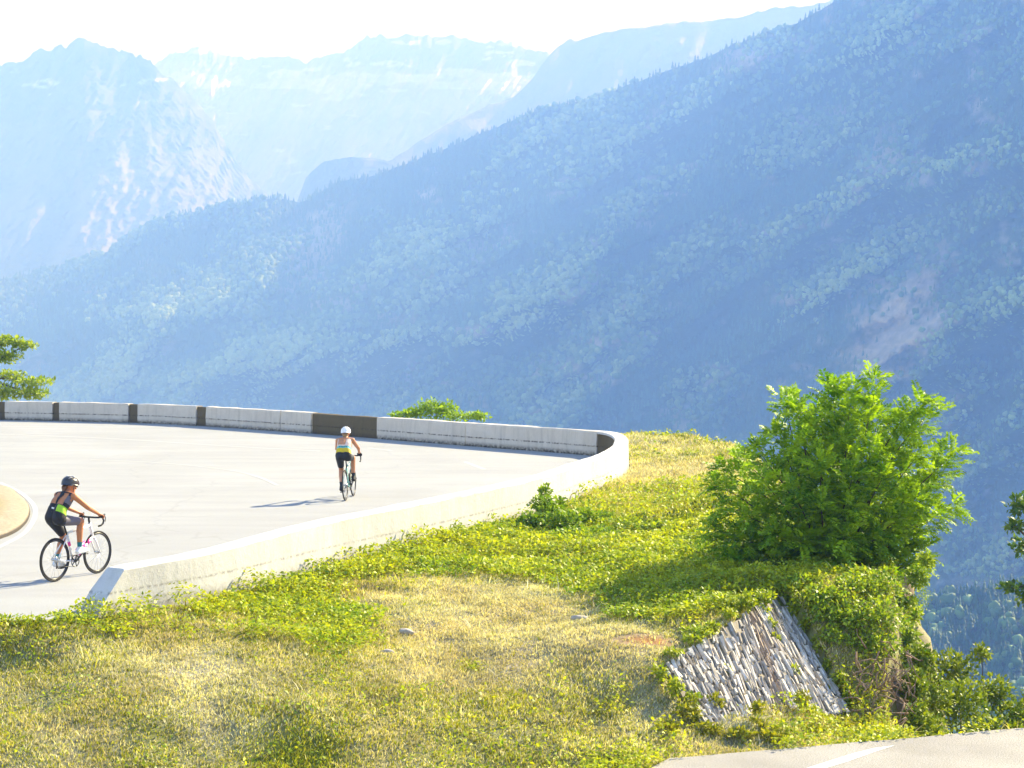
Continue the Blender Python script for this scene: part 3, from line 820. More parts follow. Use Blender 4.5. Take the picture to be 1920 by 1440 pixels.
lo = link(bpy.data.objects.new('sun', L)); lo.rotation_euler = sv.to_track_quat('Z', 'Y').to_euler(); lo.location = (20, 20, 60)

cam = bpy.data.cameras.new('camera'); cam.sensor_width = 36; cam.lens = 36 * F / 1920; cam.clip_start = 0.1; cam.clip_end = 60000
co = link(bpy.data.objects.new('camera', cam)); co.location = (0, 0, CAMZ); co.rotation_euler = (math.pi / 2 - TH, 0, 0)
S.camera = co
S.view_settings.view_transform = 'Standard'; S.view_settings.look = 'None'; S.view_settings.gamma = 1.0
S.view_settings.exposure = 2.5
S.cycles.volume_bounces = 1; S.cycles.max_bounces = 8; S.cycles.transparent_max_bounces = 8
S.cycles.use_denoising = True
#PART2
# ================================================================== VEGETATION NEAR THE CAMERA
def rand_dirs(r, n):
    v = r.normal(size=(n, 3)); return v / np.linalg.norm(v, axis=1, keepdims=True)
def unit(v): return v / (np.linalg.norm(v, axis=-1, keepdims=True) + 1e-12)
def leaf_quads(P, D, Nn, L, W):
    """pointed folded leaves: P base, D direction, Nn approx normal, L length, W width arrays -> verts, faces"""
    Sd = unit(np.cross(D, Nn)); Nn = np.cross(Sd, D); L = np.asarray(L)[:, None]; W = np.asarray(W)[:, None]
    a = P; b = P + D * L * .45 + Sd * W * .5 + Nn * W * .12; c = P + D * L - Nn * L * .08; d = P + D * L * .45 - Sd * W * .5 + Nn * W * .12
    V = np.stack([a, b, c, d], 1).reshape(-1, 3); n = len(P)
    return V, np.arange(4 * n).reshape(n, 4)

def leafy(name, lumps, leaf, pal, mat, parent=None, seed=1, up=0.35, fill=0.55):
    """lumps: (centre, radii(3), n leaves). leaves fill uneven lumps, denser outside"""
    r = np.random.default_rng(seed); PS, DS, NS, LS, CS = [], [], [], [], []
    for c, rad, n in lumps:
        d = rand_dirs(r, n); rad = np.asarray(rad, float)
        k = (r.uniform(0, 1, n) ** fill)[:, None] * (1 + 0.35 * fbm(d[:, 0] * 1.7 + c[0], d[:, 1] * 1.7 + c[1], d[:, 2] * 1.7, seed=seed, oct=2))[:, None]
        P = np.asarray(c) + d * rad * k
        PS.append(P); dd = unit(d * .8 + r.normal(size=(n, 3)) * .7 + np.array([0, 0, up])); DS.append(dd)
        NS.append(unit(d * .5 + r.normal(size=(n, 3)) * .6 + np.array([0, 0, .8])))
        LS.append(leaf * r.uniform(.6, 1.3, n))
        t = np.clip(r.normal(.5, .25, n) + .25 * fbm(P[:, 0] * 2, P[:, 1] * 2, P[:, 2] * 2, seed=seed + 3), 0, 1)[:, None]
        CS.append((1 - t) * np.array(pal[0]) + t * np.array(pal[1]))
    P, D, Nn, Ls, Cc = [np.concatenate(a) for a in (PS, DS, NS, LS, CS)]
    V, Fq = leaf_quads(P, D, Nn, Ls, Ls * .55)
    return np_mesh(name, V, Fq, mat, parent, col=np.repeat(Cc, 4, 0))

def lump(px, py, rx, ry, Y, n, dy=0.0, flat=1.0):
    c = at_Y(px, py, Y + dy); k = Y / F
    return (c, (rx * k, (rx + ry) * .5 * k * flat, ry * k), n)

def lg(px, py, rx, ry, n, lift=.03, dep=1.0):
    c = hit(px, py) + np.array([0, 0, lift]); k = c[1] / F
    return (c, (rx * k, (rx + ry) * .5 * k * dep, ry * k), n)
# ---- dry grass blades over the bank and the mound
def scatter_pts(n, x0, x1, y0, y1, r):
    """random ground points, denser near the camera's foreground"""
    x = r.uniform(x0, x1, n); y = r.uniform(y0, y1, n)
    ok = pip(x, y, edge_poly) & ~pip(x, y, road_poly)
    q = (x - NR0[0]) * NRN[0] + (y - NR0[1]) * NRN[1]
    tq = (x - NR0[0]) * NRT[0] + (y - NR0[1]) * NRT[1]
    ok &= (q < 0.02 + np.clip((.25 - tq) * .9, 0, 6))
    ok &= np.abs(x / y) < 0.31
    return x[ok], y[ok]
def wall_clear(x, y):
    d = pdist_open(x, y, WP[::3]); return d

def grass_field(name, n, box, hgt, seed, label, bias=0.0, pmin=0.0):
    r = np.random.default_rng(seed)
    x, y = scatter_pts(n, *box, r)
    ok = pip(x, y, edge_poly) & ~pip(x, y, road_poly)
    rest = ~(pip(x, y, stone_poly))
    dw = pdist_open(x, y, WP[::4])
    ok &= rest & (dw > 0.42)
    bare = np.hypot((x - rp[0]) / .5, (y - rp[1]) / .3) < 1
    ok &= ~bare | (r.uniform(0, 1, len(x)) < .15)
    thin = fbm(x * 1.1, y * 1.1, seed=52, oct=3)
    ok &= r.uniform(-1, .35, len(x)) < thin + .45
    x, y = x[ok], y[ok]; n = len(x)
    z = ground_z(x, y)
    gr = greenness(x, y); wm = warmth(x, y)
    h = hgt * r.uniform(.45, 1.3, n) * (1 + .45 * fbm(x * 1.3, y * 1.3, seed=53, oct=2))
    lean = r.normal(size=(n, 2)) * .55 + np.array([.12, -.15])
    tip = np.stack([x + lean[:, 0] * h, y + lean[:, 1] * h, z + h], -1); b = np.stack([x, y, z - .01], -1)
    mid = (b * .5 + tip * .5); mid[:, 2] += .12 * h
    a = r.uniform(0, 6.28, n); sd = np.stack([np.cos(a), np.sin(a), 0 * a], -1) * (r.uniform(.004, .009, n) * (1 + (y - 20) * .03))[:, None]
    V = np.stack([b - sd, b + sd, mid + sd * .8, tip, mid - sd * .8], 1).reshape(-1, 3)
    i = np.arange(n)[:, None] * 5
    Fq = [np.concatenate([i, i + 1, i + 2, i + 4], 1), np.concatenate([i + 4, i + 2, i + 3], 1)]
    t = (r.uniform(0, 1, n) < np.clip(gr * 1.05 - .1 + bias, .03, .95))[:, None]
    straw = (1 - wm[:, None]) * np.array([.62, .60, .42]) + wm[:, None] * np.array([.54, .47, .28])
    green = np.array([.27, .33, .02]) + r.uniform(0, 1, (n, 1)) * np.array([.2, .1, .015])
    c = np.where(t, green, straw) * r.uniform(.55, 1.2, (n, 1)) * (1 + .3 * fbm(x * 2.6, y * 2.6, seed=55, oct=2))[:, None]
    o = np_mesh(name, V, Fq, M['grass'], col=np.repeat(c, 5, 0))
    return tag(o, label, None, None, 'stuff')
grass_field('grass', 520000, (-8.5, 7, 18.4, 31), .042, 301, 'dry straw and yellow green grass on the sloping bank')
grass_field('grass', 170000, (-4, 7.2, 30, 53), .10, 302, 'long pale dry grass on the mound behind the wall bend', -.05)

grass_field('grass', 3000, (-8.5, 7, 18.4, 33), .15, 303, 'scattered taller dry grass stalks standing above the bank turf', -.1)
# ---- low leafy weeds
def weeds(name, n, box, seed, label):
    r = np.random.default_rng(seed); x, y = scatter_pts(n, *box, r)
    gr = greenness(x, y); cl = fbm(x * 2.1, y * 2.1, seed=61, oct=3)
    ok = (r.uniform(0, 1, len(x)) < smooth(.36, .8, gr + .35 * cl)) & (pdist_open(x, y, WP[::4]) > .42)
    ok &= ~((x < .8) & (y < 23.3)) | (r.uniform(0, 1, len(x)) < .16)
    inside = pip(x, y, stone_poly)
    ok &= ~inside | (cl > .25)
    x, y = x[ok], y[ok]; n = len(x)
    z = ground_z(x, y)
    hh = .16 * smooth(1.1, .45, pdist_open(x, y, WP[::4])) * smooth(-.1, .35, cl[ok] if len(cl) != n else cl) + .10 + .16 * np.clip(fbm(x * 1.9, y * 1.9, seed=63, oct=3) + .3, 0, 1)
    P = np.stack([x, y, z + hh * r.uniform(.05, 1, n) ** .7], -1)
    D = unit(r.normal(size=(n, 3)) * np.array([1, 1, .5]) + np.array([0, 0, .25])); Nn = unit(r.normal(size=(n, 3)) * .5 + np.array([0, 0, 1]))
    L = r.uniform(.035, .075, n) * (1 + (y - 22) * .025)
    V, Fq = leaf_quads(P, D, Nn, L, L * .6)
    t = np.clip(r.normal(.5, .22, n) + .5 * fbm(x * .9, y * .9, seed=64), 0, 1)[:, None]
    c = (t * np.array([.50, .52, .02]) + (1 - t) * np.array([.17, .28, .015])) * r.uniform(.75, 1.2, (n, 1))
    o = np_mesh(name, V, Fq, M['leaf'], col=np.repeat(c, 4, 0))
    return tag(o, label, None, None, 'stuff')
weeds('ground_cover', 260000, (-8.5, 7, 20.0, 34), 311, 'bright yellow green leafy weeds in patches on the bank')
weeds('ground_cover', 26000, (-1, 7, 34, 52), 312, 'leafy green weeds around the outside of the wall bend')

# ---- loose pale stones on the bank
def rock(name, c, size, seed, mat, col, parent=None, flat=1.0, sub=2):
    bm = bmesh.new(); bmesh.ops.create_icosphere(bm, subdivisions=sub, radius=1.0)
    V = np.array([v.co[:] for v in bm.verts]); Fi = np.array([[v.index for v in f.verts] for f in bm.faces]); bm.free()
    d = V.copy(); k = np.ones(len(V)); r = np.random.default_rng(seed)
    for nrm in rand_dirs(r, 11):
        q = d @ nrm; lim = r.uniform(.55, .85); k = np.minimum(k, np.where(q > .15, lim / np.maximum(q, .15), 9))
    V = V * k[:, None] * (1 + .05 * fbm(V[:, 0] * 3, V[:, 1] * 3, V[:, 2] * 3, seed=seed))[:, None] * np.asarray(size)
    cc = np.tile(np.asarray(col, float), (len(V), 1))
    return np_mesh(name, V + np.asarray(c), Fi, mat, parent, col=cc)
for i, (px, py, z, sz, lab) in enumerate(((760, 1178, -.33, .10, 'pale stone lying in the dry grass, highest of the bank stones'), (724, 1220, -.45, .08, 'small pale stone in straw grass left of the other bank stones'),
                                          (1086, 1180, -.42, .09, 'flat pale stone in the grass nearest the stone facing'))):
    p = at_z(px, py, z); p[2] = float(ground_z(p[0], p[1])) + sz * .3
    tag(rock('stone', p, (sz * 1.5, sz, sz * .6), 400 + i, M['stone'], (.42, .38, .33)), lab, 'stone', 'loose stones on the bank')

# ================================================================== STONE FACING
def stone_facing():
    root = empty('stone_wall', tuple(ST[4]))
    tag(root, 'sloping drystone facing of pale slate slabs in the bank above the near road', 'stone wall')
    org = np.array(root.location)
    A, B, C, D, E = [np.array(p) for p in ST]
    def pos(u, v):
        k = .52
        top = A + (B - A) * (u / k) if u < k else B + (C - B) * ((u - k) / (1 - k))
        bot = E + (D - E) * u
        return top + (bot - top) * v
    nrm = np.cross(D - A, C - E); nrm /= np.linalg.norm(nrm)
    if nrm[2] < 0: nrm = -nrm
    # bed under the slabs
    mb = MB(); nu, nv = 24, 16; V = []
    for sgn in (-.015, -.45):
        for i in range(nu + 1):
            for j in range(nv + 1): V.append(pos(.03 + .92 * i / nu, .03 + .95 * j / nv) + nrm * (sgn + .03 * float(vnoise(i * .7, j * .7, 4))) - org)
    ix = lambda s, i, j: s * (nu + 1) * (nv + 1) + i * (nv + 1) + j
    fl = []
    for i in range(nu):
        for j in range(nv):
            fl.append((ix(0, i, j), ix(0, i + 1, j), ix(0, i + 1, j + 1), ix(0, i, j + 1))); fl.append((ix(1, i, j), ix(1, i, j + 1), ix(1, i + 1, j + 1), ix(1, i + 1, j)))
    for i in range(nu):
        for j in (0, nv): fl.append((ix(0, i, j), ix(1, i, j), ix(1, i + 1, j), ix(0, i + 1, j)))
    for j in range(nv):
        for i in (0, nu): fl.append((ix(0, i, j), ix(0, i, j + 1), ix(1, i, j + 1), ix(1, i, j)))
    mb.add(V, fl, (.24, .21, .165)); mb.build('bedding', M['stone'], root, sm=False)
    du_off = lambda v: .035 * abs(float(vnoise(v * 6.0, 2.2, seed=8)))
    def edge_ok(u, v):
        n = .05 * float(fbm(u * 9, v * 9, seed=5, oct=3)) + .02
        return u > n * 1.5 and v > n * 1.6 and u < 1.0 - max(0, n) * 1.3 and u + du_off(v) < 1.0
    r = np.random.default_rng(77); mb = MB(); u = 0.0
    while u < 1:
        du = r.uniform(.006, .017); v = r.uniform(-.08, 0)
        while v < 1:
            dv = r.uniform(.06, .24)
            if r.uniform() < .93 and edge_ok(u, v + dv / 2) and u + du < 1.01:
                a, b, c_, d_ = [max(0, min(1, t)) for t in (u + .001, u + du - .0015, v + .004, v + dv - .004)]
                if d_ - c_ > .02:
                    h = r.uniform(.058, .08); sk = r.uniform(-.004, .004, 4); sk[2:] += r.normal() * .006
                    q = [pos(min(1, max(0, a + sk[0])), c_), pos(b + sk[1] * .5 if b + sk[1] * .5 < 1 else 1, c_ + r.uniform(0, .012)), pos(min(1, b + sk[2] * .5), d_), pos(max(0, a + sk[3]), max(c_, d_ - r.uniform(0, .015)))]
                    cen = sum(q) / 4; tilt = r.uniform(-.02, .02, 4)
                    lo_ = [p - org for p in q]; hi_ = [cen + (p - cen) * .86 + nrm * (h + t - .05) - org for p, t in zip(q, tilt)]
                    mid_ = [p + nrm * (h * .75 - .05) - org for p in q]
                    tone = r.uniform(.30, .64); warm = r.uniform(0, 1) ** 2
                    col = np.array([tone * (1.03 + .12 * warm), tone * (1 - .01 * warm), tone * (.95 - .14 * warm)])
                    band = math.exp(-((u + .12 * v - .62) / .05) ** 2)
                    col = col * (1 - .5 * band) + np.array([.30, .18, .09]) * .5 * band
                    mb.add(lo_ + mid_ + hi_, [(0, 1, 5, 4), (1, 2, 6, 5), (2, 3, 7, 6), (3, 0, 4, 7), (4, 5, 9, 8), (5, 6, 10, 9), (6, 7, 11, 10), (7, 4, 8, 11), (8, 9, 10, 11)], col)
            v += dv
        u += du
    mb.build('slab_facing', M['stone'], root, sm=False)
stone_facing()

# rock corner and root tangle right of the facing
tag(rock('boulder', at_Y(1668, 1312, 25.5) + np.array([0, .3, -.25]), (.42, .55, .62), 431, M['stone'], (.23, .185, .14), sub=3), 'grey brown rock corner right of the stone facing', 'rock')
tag(rock('boulder', at_Y(1655, 1420, 23.6) + np.array([0, .5, .1]), (.45, .3, .33), 433, M['stone'], (.25, .19, .13), sub=3), 'low brown rock at the road edge below the root tangle', 'rock')
tag(rock('boulder', at_Y(1700, 1120, 28.0) + np.array([-.25, .2, -.1]), (.42, .6, .62), 437, M['stone'], (.36, .27, .17), sub=4), 'sandy eroded earth bluff under the right side of the big shrub', 'rock')
mb = MB(); r = np.random.default_rng(5)
for k in range(95):
    px, py = r.uniform(1590, 1712), r.uniform(1215, 1365)
    p = at_Y(px, py, 25.2 + r.uniform(-.4, .35) - (py - 1215) * .005); pts = [p]; d = unit(r.normal(size=3) * np.array([.7, .25, 1]) + np.array([0, -.1, -.3]))
    for s in range(4):
        p = p + d * r.uniform(.05, .11); d = unit(d + r.normal(size=3) * .45); pts.append(p)
    mb.tube(pts, [r.uniform(.008, .016) * f for f in (1, .9, .75, .6, .35)], 5)
tag(mb.build('root_tangle', M['root']), 'tangle of dry roots and dead twigs beside the stone facing', 'roots')

# ================================================================== THE BIG SHRUB
def frond_cloud(name, bases, dirs, length, pal, parent, seed, npair=8, lw=.34):
    r = np.random.default_rng(seed); n = len(bases)
    D = unit(dirs); up = unit(np.array([0, 0, 1.]) + r.normal(size=(n, 3)) * .35); Sd = unit(np.cross(D, up)); Nn = np.cross(Sd, D)
    Ln = length * r.uniform(.65, 1.25, n)
    t0 = np.clip(r.normal(.5, .25, n) + .35 * fbm(bases[:, 0] * 1.3, bases[:, 1] * 1.3, bases[:, 2] * 1.3, seed=seed), 0, 1)
    PS, DS, NS, LS, CS = [], [], [], [], []
    for k in range(npair):
        f = (k + 1) / npair
        base = bases + D * (Ln * f)[:, None] - np.array([0, 0, 1]) * (Ln * .22 * f * f)[:, None]
        sz = Ln * lw * (1.05 - .5 * abs(f - .45) * 1.4)
        for sgn in (-1, 1):
            PS.append(base); DS.append(unit(Sd * sgn + D * .55 + r.normal(size=(n, 3)) * .16 - np.array([0, 0, .15]))); NS.append(unit(Nn + r.normal(size=(n, 3)) * .25)); LS.append(sz * r.uniform(.8, 1.15, n))
            t = np.clip(t0 + r.normal(0, .12, n), 0, 1)[:, None]; CS.append((1 - t) * np.array(pal[0]) + t * np.array(pal[1]))
    P, DD, NN, LL, CC = [np.concatenate(a) for a in (PS, DS, NS, LS, CS)]
    V, Fq = leaf_quads(P, DD, NN, LL, LL * .42)
    return np_mesh(name, V, Fq, M['leaf'], parent, col=np.repeat(CC, 4, 0))

def big_shrub():
    Yb = 29.3
    base = at_Y(1575, 1085, Yb); root = empty('shrub', tuple(base))
    tag(root, 'big bright green feathery shrub overhanging the right edge of the bank', 'shrub')
    r = np.random.default_rng(91)
    tips = [(1640, 697, .0), (1600, 712, .3), (1570, 722, -.2), (1560, 712, .4), (1470, 733, .2), (1490, 750, -.5), (1530, 765, .6), (1700, 765, -.2), (1690, 790, .8), (1750, 740, .0), (1762, 752, .4), (1735, 790, -.5), (1808, 838, 0.), (1790, 865, .5), (1745, 835, -.6), (1760, 900, .8),
            (1806, 940, .1), (1775, 955, -.5), (1700, 1000, -.7), (1720, 925, -1.0), (1640, 835, -1.1), (1580, 810, -.9), (1500, 815, -1.), (1450, 800, .1), (1420, 830, -.5), (1385, 850, .3), (1350, 868, 0.), (1340, 900, -.4), (1360, 940, -.6), (1400, 960, -1.1), (1335, 985, -.5),
            (1450, 990, -1.3), (1500, 1010, -1.4), (1560, 1040, -1.4), (1620, 1050, -1.2), (1670, 1040, -.8), (1420, 1050, -1.2), (1540, 930, -1.5), (1610, 940, -1.5), (1480, 910, -1.4), (1660, 880, -1.3), (1600, 880, -1.4), (1540, 860, -1.3), (1430, 890, -1.1),
            (1600, 770, .9), (1650, 760, .9), (1700, 850, 1.2), (1500, 860, 1.2), (1420, 900, 1.), (1740, 980, .6), (1560, 780, -.4), (1640, 745, -.5), (1520, 800, .3), (1480, 850, .1), (1590, 755, -.6), (1680, 940, .9), (1380, 1000, -.9), (1470, 1050, -1.3), (1590, 1000, -1.6), (1690, 960, -1.1), (1650, 1000, -1.3), (1400, 1085, -1.6), (1450, 1100, -1.9), (1510, 1090, -2.0), (1570, 1100, -2.0), (1620, 1110, -1.9), (1670, 1085, -1.6), (1710, 1060, -1.0), (1730, 1030, -.5), (1540, 1130, -2.4), (1600, 1150, -2.4), (1650, 1140, -2.1), (1370, 1050, -1.2), (1480, 1140, -2.4), (1345, 1020, -.8)]
    stem = MB(); FB, FD = [], []
    for (px, py, dz) in tips:
        T = at_Y(px - 18 * (px > 1730), py + 10, Yb + dz); b0 = base + r.normal(size=3) * np.array([.18, .15, .03]) + np.array([0, 0, -.15])
        c1 = b0 * .6 + T * .4 + np.array([0, 0, .28 + .15 * r.normal()]) + r.normal(size=3) * .12; c2 = b0 * .22 + T * .78 + np.array([0, 0, .14]) + r.normal(size=3) * .08
        pts = [(1 - t) ** 3 * b0 + 3 * (1 - t) ** 2 * t * c1 + 3 * (1 - t) * t * t * c2 + t ** 3 * T for t in np.linspace(0, 1, 12)]
        stem.tube(pts[:-1], [max(.004, .026 * (1 - i / 12)) for i in range(11)], 5)
        for i in range(3, 12):
            t = i / 11.0; p = pts[i]; d = unit(pts[min(i + 1, 11)] - pts[i - 1])
            for k in range(int(5 + 6.5 * t)):
                side = unit(np.cross(d, r.normal(size=3))); dirn = d * r.uniform(.3, .9) + side * r.uniform(.4, 1.0) + np.array([0, 0, .15])
                off = side * r.uniform(0, .26) + d * r.uniform(-.12, .05)
                FB.append(p + off * (1.15 - .6 * t)); FD.append(dirn)
            if i >= 10:
                FB.append(p); FD.append(d + r.normal(size=3) * .2)
    o_ = np.array(root.location)
    for v in stem.v: v -= o_
    stem.build('stem', M['bark'], root)
    frond_cloud('foliage', np.array(FB) - o_, np.array(FD), .27, ((.07, .19, .006), (.38, .56, .012)), root, 92)
big_shrub()

def shrub(name, label, lumps, leaf, pal, seed, base, mat='leaf', stems=6, cat='shrub', group=None, trunk=None, up=.35, fill=.55, nostem=False):
    root = empty(name, tuple(base)); tag(root, label, cat, group); o_ = np.asarray(base, float)
    mb = MB(); r = np.random.default_rng(seed)
    part = 'trunk' if trunk else 'stem'
    if trunk: mb.tube(trunk, np.linspace(.14, .06, len(trunk)), 8)
    start = np.asarray(trunk[-2]) if trunk else np.asarray(base, float)
    for c, rad, n in lumps:
        c = np.asarray(c); m = (start + c) / 2 + r.normal(size=3) * .12 + np.array([0, 0, .08])
        mb.tube([start, m, c, c + (c - m) * .12], [.018, .012, .007, .003] if not trunk else [.05, .035, .02, .006], 5)
    for v in mb.v: v -= o_
    if not nostem: mb.build(part, M['bark'], root)
    leafy('foliage' if not trunk else 'crown', [(np.asarray(c) - o_, rad, n) for c, rad, n in lumps], leaf, pal, M[mat], root, seed, up, fill)
    return root
YG = ((.15, .24, .015), (.38, .42, .02)); OL = ((.035, .07, .012), (.12, .15, .018)); GR = ((.09, .19, .012), (.26, .36, .02)); DK = ((.035, .10, .015), (.17, .28, .03))
b = at_z(1015, 985, 0.0)
shrub('shrub', 'small leafy bush leaning against the outer face of the near parapet', [lg(1015, 985, 22, 14, 300, .42), lg(1035, 990, 30, 18, 460, .30), lg(1000, 995, 30, 18, 460, .18), lg(1060, 1000, 36, 18, 560, .22), lg(1095, 990, 36, 16, 460, .2), lg(1130, 985, 30, 12, 340, .12), lg(1075, 1015, 46, 14, 500, .1), lg(1022, 975, 12, 14, 140, .55), lg(1120, 1010, 40, 12, 380, .1), lg(1050, 985, 12, 12, 120, .42)], .085, GR, 501, at_Y(1040, 985, 36.6))
shrub('shrub', 'low dark green bush in the dip between the parapet bend and the big shrub', [lg(1200, 985, 50, 16, 460), lg(1270, 985, 40, 20, 460), lg(1330, 965, 35, 26, 520), lg(1290, 1005, 50, 16, 460), lg(1360, 1015, 40, 26, 600), lg(1400, 1040, 40, 24, 560), lg(1450, 1065, 40, 20, 500), lg(1340, 1040, 30, 16, 300), lg(1240, 1000, 40, 12, 300)], .085, ((.05, .10, .012), (.17, .20, .02)), 502, at_Y(1280, 1010, 34), nostem=True)
shrub('shrub', 'bright green bush peeping over the far parapet', [lump(806, 765, 30, 16, 59.2, 520), lump(838, 768, 22, 15, 59.4, 360), lump(780, 774, 26, 10, 59, 300), lump(750, 778, 24, 6, 58.8, 200), lump(895, 780, 24, 7, 58.3, 260), lump(860, 780, 30, 9, 58.6, 260), lump(815, 800, 60, 22, 59.2, 500)], .12, ((.14, .27, .015), (.34, .48, .03)), 503, at_Y(815, 840, 60))
tb = at_Y(-60, 860, 71)
shrub('tree', 'light green tree in layers of leaves behind the far parapet at the left edge', [lump(10, 640, 38, 9, 71, 520), lump(46, 648, 24, 7, 71, 300), lump(8, 668, 34, 12, 70.8, 520), lump(-40, 650, 40, 20, 71, 500), lump(60, 716, 42, 8, 70.7, 460), lump(20, 704, 30, 10, 71, 320), lump(6, 735, 40, 14, 70.6, 620), lump(60, 738, 32, 10, 70.4, 440), lump(-60, 700, 50, 45, 71, 700), lump(-110, 660, 50, 50, 71.5, 600), lump(-90, 600, 45, 30, 71.2, 400)],
      .15, ((.16, .27, .012), (.38, .46, .02)), 504, tb, cat='tree', trunk=[tb + np.array([.2, .3, -9]), tb, at_Y(-66, 780, 71), at_Y(-55, 720, 71), at_Y(-62, 640, 71)], fill=.5)
tb = at_Y(2030, 1320, 38)
shrub('tree', 'dark green broadleaf branches reaching in at the right edge', [lump(1912, 948, 22, 20, 38, 230), lump(1902, 985, 18, 12, 38, 130), lump(1918, 1025, 26, 22, 38.2, 230), lump(1900, 1102, 28, 10, 37.8, 150), lump(1930, 1120, 26, 12, 37.8, 130), lump(1960, 960, 34, 40, 38, 420), lump(1975, 1050, 45, 60, 38, 520), lump(2050, 980, 70, 80, 38.4, 900), lump(2040, 1120, 70, 50, 38.2, 600)],
      .12, DK, 505, tb, 'leaf_dark', cat='tree', trunk=[tb + np.array([.4, .3, -24]), tb + np.array([.2, .1, -8]), tb, at_Y(2022, 1200, 38), at_Y(2030, 1080, 38), at_Y(2026, 980, 38)])
shrub('shrub', 'dark olive bush below the near road edge in the bottom right corner', [lump(1725, 1235, 30, 26, 25.8, 700), lump(1715, 1290, 26, 40, 25.3, 800), lump(1720, 1350, 30, 34, 24.6, 800), lump(1785, 1255, 42, 34, 28, 900), lump(1840, 1225, 18, 16, 28, 220), lump(1745, 1300, 44, 45, 25.6, 900), lump(1800, 1320, 60, 50, 26, 1400), lump(1865, 1300, 36, 34, 27.6, 760), lump(1900, 1345, 44, 34, 27.2, 800), lump(1860, 1370, 60, 30, 26.8, 900), lump(1950, 1330, 40, 40, 27.5, 600), lump(1745, 1370, 40, 34, 25, 600)], .075, ((.06, .13, .010), (.30, .36, .02)), 506, at_Y(1810, 1460, 27.5), 'leaf_dark')
# creeper hanging over the edge under the big shrub
shrub('creeper', 'yellow green creeper hanging over the bank between the stone facing and the eroded bluff', [lg(1500, 1105, 40, 24, 900), lg(1545, 1130, 46, 30, 1100), lg(1600, 1110, 46, 30, 1100), lg(1650, 1110, 44, 36, 1100), lg(1690, 1090, 34, 34, 800), lg(1590, 1165, 50, 30, 1100), lg(1650, 1165, 50, 40, 1200), lg(1700, 1150, 26, 40, 700), lg(1640, 1215, 44, 24, 800), lg(1695, 1205, 26, 26, 500), lg(1725, 1055, 22, 26, 340), lg(1540, 1160, 30, 24, 520), lg(1560, 1200, 24, 18, 300), lg(1690, 1240, 22, 16, 220), lg(1600, 1215, 26, 16, 300), lg(1730, 1120, 16, 30, 260), lump(1722, 1080, 22, 22, 27.3, 420), lump(1690, 1130, 26, 24, 27.0, 420), lump(1715, 1150, 14, 20, 27.2, 200), lump(1735, 1050, 16, 18, 27.8, 240), lump(1700, 1190, 22, 26, 26.6, 420)], .07, ((.09, .19, .015), (.36, .45, .025)), 507, at_Y(1600, 1110, 27.6), cat='creeper', up=-.1, nostem=True)
shrub('weed', 'low weeds growing along the foot of the stone facing', [lg(1330, 1372, 30, 12, 300), lg(1390, 1384, 34, 12, 360), lg(1450, 1386, 36, 12, 360), lg(1520, 1376, 30, 12, 320), lg(1575, 1362, 26, 14, 280), lg(1620, 1362, 26, 16, 260), lg(1290, 1340, 30, 22, 420), lg(1262, 1295, 22, 18, 280), lg(1505, 1345, 14, 14, 160, .24), lg(1340, 1350, 18, 14, 220, .22), lg(1420, 1360, 12, 12, 130, .22), lg(1575, 1318, 12, 14, 150, .2), lg(1250, 1370, 30, 14, 300), lg(1420, 1365, 16, 14, 160), lg(1570, 1340, 14, 14, 120)], .06, ((.14, .18, .015), (.38, .36, .02)), 508, at_Y(1430, 1400, 22.8), cat='weeds', nostem=True)
shrub('creeper', 'strip of yellow green creeper growing down over the top of the stone facing', [lg(1400, 1152, 16, 14, 240, .2), lg(1424, 1180, 16, 16, 300, .24), lg(1430, 1140, 22, 12, 280, .15), lg(1444, 1208, 11, 14, 190, .26), lg(1240, 1275, 12, 14, 150, .1), lg(1268, 1310, 12, 16, 170, .16), lg(1298, 1345, 14, 16, 200, .22), lg(1310, 1200, 40, 6, 200, .12), lg(1370, 1140, 30, 10, 300), lg(1470, 1095, 26, 12, 300), lg(1452, 1228, 9, 12, 120, .22), lg(1262, 1236, 18, 7, 130, .1), lg(1300, 1212, 18, 7, 130, .1), lg(1335, 1188, 16, 8, 130, .1), lg(1368, 1162, 16, 8, 130, .1), lg(1470, 1128, 12, 14, 170, .1), lg(1492, 1160, 15, 18, 280, .16), lg(1508, 1190, 9, 14, 130, .14), lg(1534, 1230, 15, 20, 300, .16), lg(1552, 1262, 8, 14, 110, .12), lg(1574, 1296, 14, 18, 260, .16), lg(1592, 1326, 12, 16, 200, .14), lg(1448, 1106, 14, 10, 200, .12), lg(1490, 1290, 8, 10, 70, .24), lg(1360, 1290, 9, 8, 60, .24), lg(1300, 1185, 26, 8, 160)], .06, YG, 509, at_Y(1420, 1140, 25.7), cat='creeper', up=-.1, nostem=True)

